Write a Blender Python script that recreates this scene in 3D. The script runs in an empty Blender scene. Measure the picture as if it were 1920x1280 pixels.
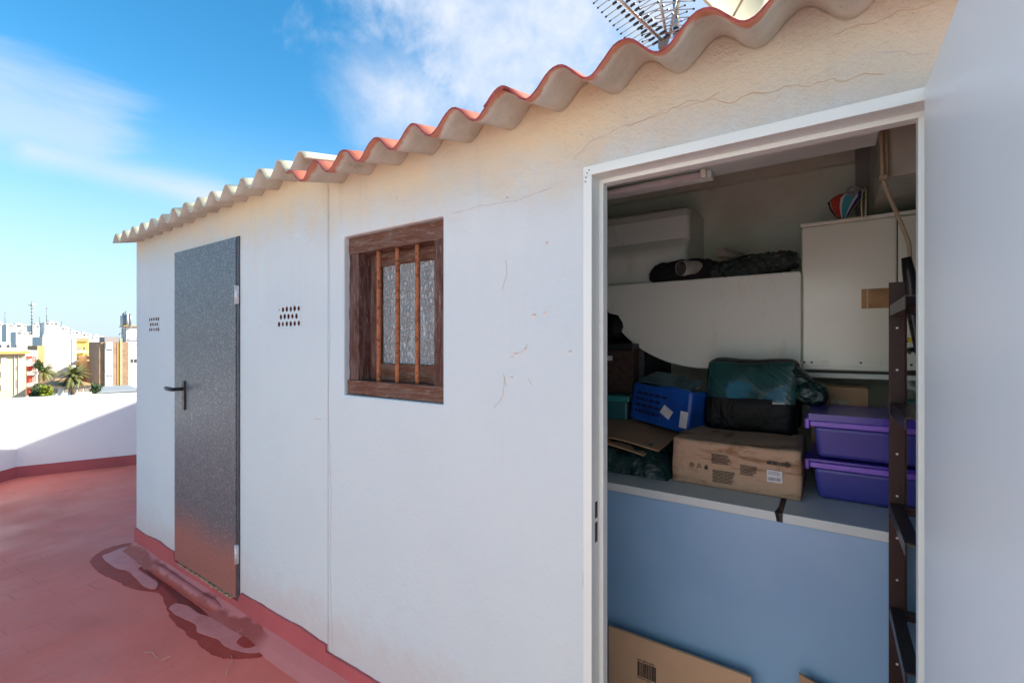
import bpy, bmesh, math, random
from math import radians as R, sin, cos, pi
from mathutils import Vector, Matrix, noise
random.seed(7)
S = bpy.context.scene
COL = S.collection

# ------------------------------------------------------------ camera
# metres; camera at the origin, shed wall in the plane y = 1.282, x runs along the wall
FPX = 870.0
FW = Vector((-.565, .825, 0)).normalized()
RT = Vector((.825, .565, 0)).normalized()
cam = bpy.data.cameras.new('camera'); co = bpy.data.objects.new('camera', cam); COL.objects.link(co)
cam.sensor_width = 36; cam.lens = FPX / 1920 * 36
cam.shift_y = 5 / 1920
cam.clip_start = .03; cam.clip_end = 20000
co.rotation_euler = (R(90), 0, math.atan2(FW.y, FW.x) - R(90))
S.camera = co

def at(px, py, Y):          # where a sight line meets the plane y = Y
    o = px - 960; d = FW * FPX + RT * o; s = Y / d.y
    return Vector((d.x * s, Y, (645 - py) * s))
def atz(px, py, z):         # where it meets a horizontal plane
    o = px - 960; d = FW * FPX + RT * o; s = z / (645 - py)
    return Vector((d.x * s, d.y * s, z))
def atd(px, py, dep):       # where it reaches a distance
    o = px - 960; d = FW * FPX + RT * o; s = dep / FPX
    return Vector((d.x * s, d.y * s, (645 - py) * s))

# ------------------------------------------------------------ sky and sun
SUN_EL, SUN_AZ = R(30), math.atan2(.75, .66)
W = bpy.data.worlds.new('World'); S.world = W; W.use_nodes = True
nt = W.node_tree; N = nt.nodes; L = nt.links; N.clear()
out = N.new('ShaderNodeOutputWorld'); bg = N.new('ShaderNodeBackground'); bg.inputs[1].default_value = .10
sky = N.new('ShaderNodeTexSky'); sky.sky_type = 'NISHITA'; sky.sun_disc = False
sky.sun_elevation = SUN_EL; sky.sun_rotation = SUN_AZ; sky.air_density = 1.0; sky.dust_density = .6; sky.ozone_density = 2.2
hs = N.new('ShaderNodeHueSaturation'); hs.inputs['Hue'].default_value = .488; hs.inputs['Saturation'].default_value = 1.36; hs.inputs['Value'].default_value = 1.30
L.new(sky.outputs[0], hs.inputs['Color'])
tc = N.new('ShaderNodeTexCoord')
def wmath(op, a, b=None, clamp=False):
    m = N.new('ShaderNodeMath'); m.operation = op; m.use_clamp = clamp
    for i, v in enumerate((a, b)):
        if v is None: continue
        if isinstance(v, (int, float)): m.inputs[i].default_value = v
        else: L.new(v, m.inputs[i])
    return m.outputs[0]
def skydir(px, py):
    o = px - 960
    return (FW * FPX + RT * o + Vector((0, 0, 645 - py))).normalized()
def wnoise(scale, detail, rough, dist=0, vec=None):
    n = N.new('ShaderNodeTexNoise'); n.inputs['Scale'].default_value = scale; n.inputs['Detail'].default_value = detail
    n.inputs['Roughness'].default_value = rough; n.inputs['Distortion'].default_value = dist
    L.new(vec or tc.outputs['Generated'], n.inputs['Vector']); return n.outputs['Fac']
def blob(p0, p1, rad, soft, n1, namp):
    # a cloud bank lying along the arc between two directions of the sky
    a, b = skydir(*p0), skydir(*p1)
    ax = (b - a); ln = ax.length; ax.normalize()
    sub = N.new('ShaderNodeVectorMath'); sub.operation = 'SUBTRACT'; L.new(tc.outputs['Generated'], sub.inputs[0]); sub.inputs[1].default_value = a
    dt = N.new('ShaderNodeVectorMath'); dt.operation = 'DOT_PRODUCT'; L.new(sub.outputs[0], dt.inputs[0]); dt.inputs[1].default_value = ax
    t = wmath('MINIMUM', wmath('MAXIMUM', dt.outputs['Value'], 0.0), ln)
    sc = N.new('ShaderNodeVectorMath'); sc.operation = 'SCALE'; sc.inputs[0].default_value = ax; L.new(t, sc.inputs['Scale'])
    s2 = N.new('ShaderNodeVectorMath'); s2.operation = 'SUBTRACT'; L.new(sub.outputs[0], s2.inputs[0]); L.new(sc.outputs[0], s2.inputs[1])
    le = N.new('ShaderNodeVectorMath'); le.operation = 'LENGTH'; L.new(s2.outputs[0], le.inputs[0])
    d = wmath('ADD', le.outputs['Value'], wmath('MULTIPLY', wmath('SUBTRACT', n1, .5), namp))
    mr = N.new('ShaderNodeMapRange'); mr.interpolation_type = 'SMOOTHSTEP'
    mr.inputs['From Min'].default_value = rad + soft; mr.inputs['From Max'].default_value = rad - soft
    L.new(d, mr.inputs['Value']); return mr.outputs[0]
nA = wnoise(5.5, 9, .62, .3); nB = wnoise(2.2, 7, .55, .6); nC = wnoise(14, 6, .6, .2)
c1 = blob((905, 60), (1150, -160), .19, .09, nA, .55)
c1b = blob((760, 190), (820, 225), .085, .08, nA, .20)
mp = N.new('ShaderNodeMapping'); mp.inputs['Rotation'].default_value = (0, 0, R(33)); mp.inputs['Scale'].default_value = (1, 1, 4.5)
L.new(tc.outputs['Generated'], mp.inputs['Vector'])
nS = wnoise(2.6, 7, .55, .5, mp.outputs[0])
c2 = wmath('MULTIPLY', blob((-120, 170), (150, 260), .045, .055, nS, .26), .5)
c3 = wmath('MULTIPLY', blob((60, 285), (400, 372), .014, .034, nS, .06), .85)
c4 = wmath('MULTIPLY', blob((1500, -420), (2200, -300), .30, .2, nA, .4), .9)
tot = wmath('MAXIMUM', wmath('MULTIPLY', wmath('MAXIMUM', c1, c1b), wmath('ADD', wmath('MULTIPLY', nC, 1.1), .18), True), wmath('MAXIMUM', wmath('MAXIMUM', c2, c3), c4))
tot = wmath('MINIMUM', tot, .93)
# pale band of humid air low over the horizon
sx = N.new('ShaderNodeSeparateXYZ'); L.new(tc.outputs['Generated'], sx.inputs[0])
hz = N.new('ShaderNodeMapRange'); hz.interpolation_type = 'SMOOTHERSTEP'; hz.inputs['From Min'].default_value = .46; hz.inputs['From Max'].default_value = -.05
hz.inputs['To Max'].default_value = .92
L.new(sx.outputs['Z'], hz.inputs['Value'])
mixh = N.new('ShaderNodeMixRGB'); L.new(hz.outputs[0], mixh.inputs[0]); L.new(hs.outputs[0], mixh.inputs[1]); mixh.inputs[2].default_value = (3.1, 4.05, 4.7, 1)
mixc = N.new('ShaderNodeMixRGB'); L.new(tot, mixc.inputs[0]); L.new(mixh.outputs[0], mixc.inputs[1]); mixc.inputs[2].default_value = (4.0, 4.3, 4.9, 1)
L.new(mixc.outputs[0], bg.inputs[0]); L.new(bg.outputs[0], out.inputs[0])

sl = bpy.data.lights.new('sun', 'SUN'); sl.energy = 4.9; sl.angle = R(.6); sl.color = (1, .975, .88)
so = bpy.data.objects.new('sun', sl); COL.objects.link(so)
sd = Vector((sin(SUN_AZ) * cos(SUN_EL), cos(SUN_AZ) * cos(SUN_EL), sin(SUN_EL)))
so.rotation_euler = (-sd).to_track_quat('-Z', 'Y').to_euler(); so.location = (0, 0, 6)

S.render.engine = 'CYCLES'
S.cycles.max_bounces = 8; S.cycles.diffuse_bounces = 6
S.view_settings.view_transform = 'Standard'; S.view_settings.look = 'None'; S.view_settings.exposure = 1.12; S.view_settings.gamma = 1

# ------------------------------------------------------------ materials
class M:
    """small node-graph builder"""
    def __init__(s, name, col=(.8, .8, .8), rough=.6, metal=0, spec=.5):
        s.m = bpy.data.materials.new(name); s.m.use_nodes = True
        s.t = s.m.node_tree; s.b = s.t.nodes['Principled BSDF']
        s.b.inputs['Base Color'].default_value = (*col, 1); s.b.inputs['Roughness'].default_value = rough
        s.b.inputs['Metallic'].default_value = metal; s.b.inputs['Specular IOR Level'].default_value = spec
        s.g = s.t.nodes.new('ShaderNodeNewGeometry'); s.cur = None; s.h = None; s.col0 = col
    def n(s, k): return s.t.nodes.new(k)
    def l(s, a, b): s.t.links.new(a, b)
    def vec(s, scale=(1, 1, 1), rot=(0, 0, 0), loc=(0, 0, 0)):
        m = s.n('ShaderNodeMapping'); m.inputs['Scale'].default_value = scale; m.inputs['Rotation'].default_value = rot; m.inputs['Location'].default_value = loc
        s.l(s.g.outputs['Position'], m.inputs[0]); return m.outputs[0]
    def noise(s, scale, detail=4, rough=.55, vec=None, dist=0):
        n = s.n('ShaderNodeTexNoise'); n.inputs['Scale'].default_value = scale; n.inputs['Detail'].default_value = detail; n.inputs['Roughness'].default_value = rough
        n.inputs['Distortion'].default_value = dist
        s.l(vec or s.g.outputs['Position'], n.inputs['Vector']); return n.outputs['Fac']
    def vor(s, scale, vec=None, feat='F1'):
        n = s.n('ShaderNodeTexVoronoi'); n.feature = feat; n.inputs['Scale'].default_value = scale
        s.l(vec or s.g.outputs['Position'], n.inputs['Vector']); return n.outputs['Distance']
    def ramp(s, f, a, b, lo=0, hi=1):
        r = s.n('ShaderNodeMapRange'); r.interpolation_type = 'SMOOTHSTEP'
        for k, v in (('From Min', a), ('From Max', b), ('To Min', lo), ('To Max', hi)): r.inputs[k].default_value = v
        s.l(f, r.inputs['Value']); return r.outputs[0]
    def math(s, op, a, b):
        m = s.n('ShaderNodeMath'); m.operation = op
        for i, v in enumerate((a, b)):
            if isinstance(v, (int, float)): m.inputs[i].default_value = v
            else: s.l(v, m.inputs[i])
        return m.outputs[0]
    def xyz(s):
        n = s.n('ShaderNodeSeparateXYZ'); s.l(s.g.outputs['Position'], n.inputs[0]); return n.outputs
    def mix(s, fac, col):
        m = s.n('ShaderNodeMixRGB'); s.l(fac, m.inputs[0]) if not isinstance(fac, float) else setattr(m.inputs[0], 'default_value', fac)
        if s.cur is None: m.inputs[1].default_value = (*s.col0, 1)
        else: s.l(s.cur, m.inputs[1])
        m.inputs[2].default_value = (*col, 1); s.cur = m.outputs[0]; s.l(s.cur, s.b.inputs['Base Color']); return s
    def bump(s, h, strength=.3, dist=.01):
        b = s.n('ShaderNodeBump'); b.inputs['Strength'].default_value = strength; b.inputs['Distance'].default_value = dist
        s.l(h, b.inputs['Height'])
        if s.h is not None: s.l(s.h, b.inputs['Normal'])
        s.h = b.outputs[0]; s.l(s.h, s.b.inputs['Normal']); return s
    def rough(s, f, lo, hi):
        s.l(s.ramp(f, 0.3, .7, lo, hi), s.b.inputs['Roughness']); return s

def plain(name, col, rough=.6, metal=0, var=.12, sc=20, bump=0, spec=.5):
    m = M(name, col, rough, metal, spec)
    m.mix(m.ramp(m.noise(sc), .35, .7, 0, 1), tuple(c * (1 - var) for c in col))
    if bump: m.bump(m.noise(sc * 4), bump, .004)
    return m.m

def mk_wall():
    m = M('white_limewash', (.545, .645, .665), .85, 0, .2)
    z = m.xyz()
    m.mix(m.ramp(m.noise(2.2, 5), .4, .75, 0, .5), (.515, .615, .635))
    # warm bounce light under the eaves painted as ragged ochre, plus some dirt
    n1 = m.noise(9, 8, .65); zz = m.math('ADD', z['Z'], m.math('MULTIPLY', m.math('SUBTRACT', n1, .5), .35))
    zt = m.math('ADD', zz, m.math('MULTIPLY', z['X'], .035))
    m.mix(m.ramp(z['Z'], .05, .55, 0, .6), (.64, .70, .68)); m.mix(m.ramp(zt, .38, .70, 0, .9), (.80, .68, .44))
    m.mix(m.math('MULTIPLY', m.ramp(m.noise(5, 8, .7, m.vec((3, 1, .22))), .52, .72, 0, .30), m.ramp(z['Z'], -.2, .7, .25, 1)), (.60, .52, .40))
    # splash stains near the foot
    sp = m.math('ADD', z['Z'], m.math('MULTIPLY', m.math('SUBTRACT', m.noise(7, 8, .7), .5), .5))
    m.mix(m.ramp(sp, -1.12, -1.36, 0, .4), (.55, .40, .36))
    m.mix(m.math('MULTIPLY', m.ramp(m.noise(60, 6, .7), .62, .72, 0, .45), m.ramp(z['Z'], -.9, -1.35, 0, 1)), (.40, .33, .27))
    m.mix(m.ramp(m.noise(150, 3, .6), .74, .80, 0, .35), (.5, .45, .4))
    m.bump(m.noise(3.5, 4), .45, .02); m.bump(m.noise(38, 7, .65), .5, .006); m.mix(m.ramp(m.noise(.9, 4, .5), .42, .68, 0, .35), (.49, .585, .625)); m.mix(m.ramp(m.noise(26, 7, .75, m.vec((1.6, 1, .5))), .66, .76, 0, .22), (.60, .60, .62))
    m.bump(m.math('MULTIPLY', m.noise(90, 6, .75), m.ramp(zt, .30, .60, .15, 1.0)), .9, .010)
    return m.m
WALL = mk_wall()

def mk_parapet():
    m = M('parapet_white_paint', (.80, .80, .80), .85, 0, .2)
    m.mix(m.ramp(m.noise(3, 6), .45, .7, 0, .4), (.74, .73, .73)); m.bump(m.noise(30, 5), .25, .006); return m.m
PARA = mk_parapet()

def mk_red(name, base, dark, tile=False):
    m = M(name, base, .62, 0, .35)
    if tile:
        bt = m.n('ShaderNodeTexBrick'); bt.inputs['Scale'].default_value = 1; bt.inputs['Mortar Size'].default_value = .006
        bt.inputs['Brick Width'].default_value = .29; bt.inputs['Row Height'].default_value = .145; bt.offset = .5
        bt.inputs['Color1'].default_value = (1, 1, 1, 1); bt.inputs['Color2'].default_value = (.8, .8, .8, 1); bt.inputs['Mortar'].default_value = (0, 0, 0, 1)
        wob = m.n('ShaderNodeVectorMath'); wob.operation = 'ADD'
        nn = m.n('ShaderNodeTexNoise'); nn.inputs['Scale'].default_value = 3; nn.inputs['Detail'].default_value = 5; m.l(m.g.outputs['Position'], nn.inputs['Vector'])
        sc = m.n('ShaderNodeVectorMath'); sc.operation = 'SCALE'; sc.inputs['Scale'].default_value = .03; m.l(nn.outputs['Color'], sc.inputs[0])
        m.l(m.vec((1, 1, 1), (0, 0, R(84))), wob.inputs[0]); m.l(sc.outputs[0], wob.inputs[1])
        m.l(wob.outputs[0], bt.inputs['Vector'])
        m.mix(m.math('MULTIPLY', m.ramp(bt.outputs['Color'], .93, .80, 0, 1), .08), tuple(c * .8 for c in base))
        mort = m.ramp(bt.outputs['Fac'], .3, .9, 0, 1)
        m.mix(m.math('MULTIPLY', mort, m.ramp(m.noise(2.3, 5), .50, .70, .03, .40)), dark)
        m.bump(m.math('SUBTRACT', 1.0, mort), .12, .003)
    m.mix(m.ramp(m.noise(1.6, 7, .6), .42, .68, 0, .6), tuple(c * .76 for c in base)); m.mix(m.ramp(m.noise(2.6, 9, .8, m.vec((1, 1, 1), (0, 0, .4))), .58, .66, 0, .3), (base[0] * .72, base[1] * 1.25, base[2] * 1.35))
    m.mix(m.ramp(m.noise(4.5, 8, .7, dist=1.0), .60, .72, 0, .35), (base[0] * .8, base[1] * 1.7, base[2] * 1.6))
    m.mix(m.ramp(m.noise(38, 6, .75), .62, .74, 0, .35), dark)
    m.rough(m.noise(2.1, 5), .48, .75)
    m.bump(m.noise(8, 6, .6), .22, .01); m.bump(m.noise(120, 4, .6), .25, .002)
    return m.m
FLOOR = mk_red('red_floor_paint', (.76, .188, .138), (.26, .06, .045), True)
SKIRT = mk_red('red_skirting_paint', (.42, .10, .105), (.20, .05, .05))
WET = M('wet_red_paint', (.36, .055, .040), .55, 0, .15); WET.bump(WET.noise(20, 4), .12, .004); WET.mix(WET.ramp(WET.noise(18, 6), .35, .7, 0, .5), (.44, .085, .06)); WET = WET.m
DEEP = M('standing_water_on_red', (.17, .018, .014), .12, 0, .5); DEEP.bump(DEEP.noise(14, 2), .03, .002); DEEP = DEEP.m
DRY = M('dried_residue_on_red', (.66, .24, .21), .55, 0, .4); DRY.mix(DRY.ramp(DRY.noise(14, 7, .7), .4, .65, 0, .6), (.56, .17, .15)); DRY.bump(DRY.noise(60, 5), .15, .003); DRY = DRY.m

def mk_cement(name, base, moss):
    m = M(name, base, .9, 0, .15)
    m.mix(m.ramp(m.noise(6, 8, .7), .4, .7, 0, .6), moss)
    m.mix(m.ramp(m.noise(70, 5, .7), .6, .75, 0, .35), tuple(c * .5 for c in base))
    m.mix(m.ramp(m.noise(11, 8, .75, m.vec((1, .35, 1))), .55, .68, 0, .5), tuple(c * .55 for c in moss)); m.bump(m.noise(80, 5), .4, .003); m.bump(m.noise(9, 5), .25, .01); return m
CEM_TOP = mk_cement('weathered_fibre_cement', (.62, .56, .40), (.50, .44, .24)).m
CEM_UND = mk_cement('grey_fibre_cement_underside', (.53, .54, .47), (.40, .39, .31)).m
mm = mk_cement('fibre_cement_with_paint_runs', (.57, .58, .50), (.42, .40, .31))
yy = mm.math('ADD', mm.xyz()['Y'], mm.math('MULTIPLY', mm.math('SUBTRACT', mm.noise(14, 5), .5), .09))
mm.mix(mm.ramp(yy, 1.118, 1.100, 0, .85), (.45, .16, .08)); CEM_RUN = mm.m
RED_TOP = plain('red_roof_paint', (.60, .17, .10), .6, 0, .3, 9, .3)
RED_EDGE = plain('red_edge_paint', (.36, .055, .045), .5, 0, .5, 60, .3)

def mk_galv():
    m = M('galvanised_steel', (.115, .13, .145), .42, .35, .5)
    v = m.vor(70); m.mix(m.ramp(m.noise(110, 4, .7), .52, .62, 0, .9), (.27, .295, .31))
    m.mix(m.ramp(m.noise(14, 6, .7), .5, .7, 0, .5), (.09, .10, .115))
    m.mix(m.ramp(m.noise(7, 8, .75, m.vec((3, 3, .6))), .70, .76, 0, .55), (.6, .62, .64))
    zr = m.math('ADD', m.xyz()['Z'], m.math('MULTIPLY', m.math('SUBTRACT', m.noise(6, 7, .7), .5), .35)); m.mix(m.ramp(zr, -.98, -1.28, 0, .85), (.40, .165, .12))  # floor's warm bounce painted into the colour as an orange-brown lower zone
    m.rough(m.noise(60, 4), .38, .55); m.bump(m.noise(2.2, 3), .25, .01); return m.m
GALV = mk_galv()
WHITE_METAL = plain('white_enamelled_metal', (.67, .745, .70), .38, 0, .03, 6)
LEAF = M('white_door_paint', (.84, .93, .92), .33, 0, .45); LEAF.bump(LEAF.noise(260, 2), .035, .001); LEAF.mix(LEAF.ramp(LEAF.noise(3, 3), .4, .7, 0, .4), (.82, .91, .91)); LEAF.mix(LEAF.ramp(LEAF.noise(9, 8, .8, LEAF.vec((1, 1, 3))), .68, .74, 0, .35), (.70, .71, .71)); LEAF.bump(LEAF.noise(2.5, 3), .12, .01); LEAF = LEAF.m
BLACK_PL = plain('black_plastic', (.018, .02, .025), .4, 0, .2, 30)
DARK_GREY = plain('dark_grey_metal', (.10, .11, .125), .5, .5, .2, 30)
HINGE = plain('zinc_hinge', (.62, .63, .64), .45, .3, .2, 60)
RUST = M('rusty_iron', (.38, .15, .07), .85, .1, .2); RUST.mix(RUST.ramp(RUST.noise(60, 6, .7), .45, .62), (.17, .06, .035)); RUST.mix(RUST.ramp(RUST.noise(140, 4, .7), .62, .7, 0, .7), (.58, .34, .22)); RUST.bump(RUST.noise(180, 5), .8, .003); RUST = RUST.m
def mk_wood(name, scale, c1, c2, c3):
    m = M(name, c1, .85, 0, .2); v = m.vec(scale)
    m.mix(m.ramp(m.noise(10, 6, .65, v), .4, .65, 0, 1), c2)
    m.mix(m.ramp(m.noise(24, 8, .75, v, .4), .52, .72, 0, .6), c3)
    m.mix(m.ramp(m.noise(16, 8, .7, v), .28, .40, .9, 0), (.03, .018, .014))
    m.bump(m.noise(36, 6, .7, v), .9, .006); return m.m
WOOD_V = mk_wood('weathered_wood_upright', (6, 6, .7), (.085, .036, .026), (.15, .10, .085), (.42, .37, .34))
WOOD_H = mk_wood('weathered_wood_rail', (.7, 6, 6), (.13, .052, .03), (.17, .11, .085), (.44, .39, .35))
def mk_patt():
    m = M('patterned_obscure_glass', (.55, .62, .63), .22, 0, .6)
    m.b.inputs['Transmission Weight'].default_value = .12
    v = m.vec((1, 1, .62))
    d = m.vor(58, v, 'DISTANCE_TO_EDGE')
    m.bump(m.ramp(d, 0, .35), 1.0, .012)
    m.mix(m.ramp(d, .07, 0, 0, .7), (.20, .25, .27)); m.mix(m.ramp(m.vor(58, v), .10, .02, 0, .5), (.62, .68, .70))
    return m.m
GLASS = mk_patt()
CLAY = plain('fired_clay', (.17, .06, .045), .9, 0, .4, 60)
DARKHOLE = plain('dark_cavity', (.02, .014, .013), .9)
MORT = M('crumbling_mortar', (.50, .40, .26), .95, 0, .1); MORT.mix(MORT.ramp(MORT.noise(60, 5), .45, .6), (.22, .14, .09)); MORT.bump(MORT.noise(50, 6), 1, .01); MORT = MORT.m
CRACK = plain('ochre_crack_line', (.50, .38, .24), .95)  # ochre-brown tone of the wall cracks themselves
CRACKF = plain('hairline_crack', (.50, .47, .46), .95)
FLAKE = plain('lifted_limewash', (.72, .68, .64), .8, 0, .2, 90)

INT_WALL = M('stained_interior_plaster', (.74, .79, .69), .9, 0, .1)
INT_WALL.mix(INT_WALL.ramp(INT_WALL.noise(2.5, 7, .65), .42, .7, 0, .65), (.57, .57, .46)); INT_WALL.bump(INT_WALL.noise(25, 5), .3, .005); INT_WALL = INT_WALL.m
COUNTER = M('painted_counter', (.56, .64, .64), .5, 0, .3)
COUNTER.mix(COUNTER.ramp(COUNTER.noise(6, 8, .75), .63, .70, 0, .5), (.42, .42, .44)); COUNTER.bump(COUNTER.noise(12, 6), .15, .004); COUNTER = COUNTER.m
PANEL = M('blue_grey_painted_panel', (.25, .45, .66), .34, 0, .6)
PANEL.mix(PANEL.ramp(PANEL.noise(1.8, 4), .4, .7, 0, .6), (.19, .38, .60)); PANEL.mix(PANEL.ramp(PANEL.noise(9, 8, .8), .64, .74, 0, .35), (.20, .24, .30)); PANEL.bump(PANEL.noise(9, 6, .6), .12, .006); PANEL = PANEL.m
TANK = M('off_white_tank', (.79, .86, .80), .55, 0, .4)
TANK.mix(TANK.ramp(TANK.noise(3.5, 7, .7, TANK.vec((2, 2, .6))), .56, .72, 0, .6), (.64, .54, .38)); TANK.bump(TANK.noise(20, 4), .08, .004); TANK = TANK.m
BOILER = plain('cream_enamel', (.80, .84, .73), .20, 0, .05, 4)
CARD = M('cardboard', (.44, .285, .17), .85, 0, .15); CARD.mix(CARD.ramp(CARD.noise(5, 7, .65), .45, .7, 0, .6), (.33, .195, .11)); CARD.bump(CARD.noise(1, 3, .5, CARD.vec((2, 2, 300))), .1, .001); CARD = CARD.m
CARDW = M('stained_cardboard', (.47, .33, .225), .8, 0, .2)
vv = CARDW.vec((1, 1, 5)); CARDW.mix(CARDW.ramp(CARDW.noise(4.5, 8, .7, vv, .5), .50, .64, 0, .75), (.22, .105, .045)); CARDW.mix(CARDW.ramp(CARDW.noise(20, 7, .75), .55, .70, 0, .5), (.16, .09, .05)); CARDW.bump(CARDW.noise(7, 5), .2, .006); CARDW = CARDW.m
KRAFT = plain('clean_kraft_board', (.56, .37, .22), .8, 0, .06, 6)
def mk_bag(name, col, stretch=(1, 1, 1), rot=(0, 0, 0), sc=14):
    m = M(name, col, .22, 0, .7); v = m.vec((1, 1, 1), rot); mq = m.n('ShaderNodeMapping'); mq.inputs['Scale'].default_value = stretch; m.l(v, mq.inputs[0]); v = mq.outputs[0]
    m.mix(m.ramp(m.noise(5, 4), .4, .7), tuple(c * .4 for c in col))
    m.bump(m.noise(sc, 5, .6, v, 1.2), .9, .02); return m.m
BAG = mk_bag('dark_green_bin_liner', (.012, .045, .040))
BAGW = mk_bag('green_bin_liner_sheen', (.020, .105, .105), (.8, 1, 8), (0, R(-40), 0), 6); BAGW.node_tree.nodes['Principled BSDF'].inputs['Roughness'].default_value = .15; BAGW.node_tree.nodes['Principled BSDF'].inputs['Coat Weight'].default_value = 1.0
BAGB = mk_bag('black_bin_liner', (.003, .006, .007), sc=6); BAGB.node_tree.nodes['Principled BSDF'].inputs['Roughness'].default_value = .5; BAGB.node_tree.nodes['Principled BSDF'].inputs['Specular IOR Level'].default_value = .2
BLUEB = M('scuffed_blue_print', (.010, .085, .42), .35, 0, .5)
BLUEB.mix(BLUEB.ramp(BLUEB.noise(8, 5), .45, .7, 0, .7), (.006, .045, .26)); BLUEB.mix(BLUEB.ramp(BLUEB.noise(18, 8, .8), .62, .68, 0, .8), (.40, .52, .68)); BLUEB.bump(BLUEB.noise(9, 5, .6, None, .8), .5, .015); BLUEB = BLUEB.m
BLUETOP = plain('worn_teal_board', (.05, .13, .16), .6, 0, .5, 12, .3)
INK = plain('black_ink', (.02, .018, .016), .6); BLUEINK = plain('navy_ink', (.006, .012, .07), .5); GREYINK = plain('blue_grey_ink', (.10, .16, .24), .6)
PAPER = plain('paper_label', (.70, .71, .73), .6); REDP = plain('red_print', (.55, .03, .05), .5); YEL = plain('yellow_sticker', (.75, .62, .03), .5, 0, .3, 60)
BROWNBOX = plain('dark_brown_fabric', (.065, .040, .032), .9, 0, .4, 40, .3); DKLID = plain('black_lid', (.012, .014, .016), .5)
TEAL = plain('teal_plastic', (.035, .27, .27), .35); TEALD = plain('frosted_teal_plastic', (.03, .15, .17), .4)
def mk_pl(name, col, tr):
    m = M(name, col, .3, 0, .5); m.b.inputs['Transmission Weight'].default_value = tr; m.b.inputs['Roughness'].default_value = .38
    m.mix(m.ramp(m.noise(3, 3), .4, .7, 0, .7), tuple(c * .7 for c in col)); return m.m
PURP = mk_pl('translucent_violet_plastic', (.07, .085, .50), 0.35); PURL = plain('violet_lid_plastic', (.20, .10, .60), .35, 0, .1); PURD = plain('deep_violet_lid', (.055, .03, .36), .3)
STEEL = M('brown_shelf_steel', (.040, .022, .020), .5, .3, .4); STEEL.mix(STEEL.ramp(STEEL.noise(200, 4, .7), .68, .74, 0, .6), (.3, .27, .26)); STEEL = STEEL.m
ALU = plain('bare_aluminium', (.55, .52, .47), .35, .8, .2, 30); CREAM = plain('cream_dish_paint', (.74, .60, .36), .5, 0, .08, 5)
CONDUIT = plain('yellowed_conduit', (.52, .44, .30), .5); LAMPG = plain('frosted_lamp_tube', (.62, .60, .58), .3)

# ------------------------------------------------------------ mesh helpers
def quad(bm, *p):
    return bm.faces.new([bm.verts.new(q) for q in p])
def box(bm, x0, x1, y0, y1, z0, z1, mi=0, mtx=None):
    c = [(x0, y0, z0), (x1, y0, z0), (x1, y1, z0), (x0, y1, z0), (x0, y0, z1), (x1, y0, z1), (x1, y1, z1), (x0, y1, z1)]
    v = [bm.verts.new(mtx @ Vector(q) if mtx else q) for q in c]
    for f in ((0, 3, 2, 1), (4, 5, 6, 7), (0, 1, 5, 4), (1, 2, 6, 5), (2, 3, 7, 6), (3, 0, 4, 7)):
        bm.faces.new([v[i] for i in f]).material_index = mi
    return v
def tube(bm, pts, r, seg=10, cap=True, mi=0):
    pts = [Vector(p) for p in pts]; rs = r if isinstance(r, (list, tuple)) else [r] * len(pts); rings = []
    up = None
    for i, p in enumerate(pts):
        d = (pts[min(i + 1, len(pts) - 1)] - pts[max(i - 1, 0)]).normalized()
        if up is None:
            up = Vector((0, 0, 1)) if abs(d.z) < .9 else Vector((1, 0, 0))
        u = d.cross(up).normalized(); w = u.cross(d).normalized(); up = w
        rings.append([bm.verts.new(p + (u * cos(a) + w * sin(a)) * rs[i]) for a in [2 * pi * k / seg for k in range(seg)]])
    for a, b in zip(rings, rings[1:]):
        for k in range(seg):
            f = bm.faces.new((a[k], a[(k + 1) % seg], b[(k + 1) % seg], b[k])); f.smooth = True; f.material_index = mi
    if cap:
        bm.faces.new(rings[0][::-1]).material_index = mi; bm.faces.new(rings[-1]).material_index = mi
def prism(bm, pts, fn, a0, a1):     # 2-D outline pts swept from a0 to a1; fn(u, v, a) gives the point
    A = [bm.verts.new(fn(u, v, a0)) for u, v in pts]; B = [bm.verts.new(fn(u, v, a1)) for u, v in pts]; n = len(pts)
    bm.faces.new(A); bm.faces.new(B[::-1])
    for i in range(n): bm.faces.new((A[i], B[i], B[(i + 1) % n], A[(i + 1) % n]))
def new(): return bmesh.new()
def fin(bm):
    bmesh.ops.recalc_face_normals(bm, faces=bm.faces[:]); return bm
def obj(name, bm, mats, parent=None, bevel=0, smooth=False, label=None, recalc=True, seg=2):
    if recalc: fin(bm)
    if parent is None:
        xs = [v.co for v in bm.verts]
        o0 = Vector(((min(v.x for v in xs) + max(v.x for v in xs)) / 2, (min(v.y for v in xs) + max(v.y for v in xs)) / 2, min(v.z for v in xs)))
    else:
        o0 = Vector(parent['o0'])
    bmesh.ops.translate(bm, vec=-o0, verts=bm.verts[:])
    me = bpy.data.meshes.new(name); bm.to_mesh(me); bm.free()
    for m in (mats if isinstance(mats, (list, tuple)) else [mats]): me.materials.append(m)
    if smooth:
        for p in me.polygons: p.use_smooth = True
    o = bpy.data.objects.new(name, me); COL.objects.link(o)
    o['o0'] = list(o0)
    if parent is None: o.location = o0
    else: o.parent = parent
    if bevel:
        b = o.modifiers.new('bevel', 'BEVEL'); b.width = bevel; b.segments = seg; b.limit_method = 'ANGLE'; b.angle_limit = R(40)
        b.harden_normals = False
    if label: o['label'] = label
    return o
def thing(name, label, cat, loc, group=None):
    o = bpy.data.objects.new(name, None); COL.objects.link(o); o.location = loc; o['o0'] = list(loc); o.empty_display_size = .1
    o['label'] = label; o['category'] = cat
    if group: o['group'] = group
    return o
def tag(o, label=None, cat=None, group=None, kind=None):
    if label: o['label'] = label
    if cat: o['category'] = cat
    if group: o['group'] = group
    if kind: o['kind'] = kind
    return o
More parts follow.
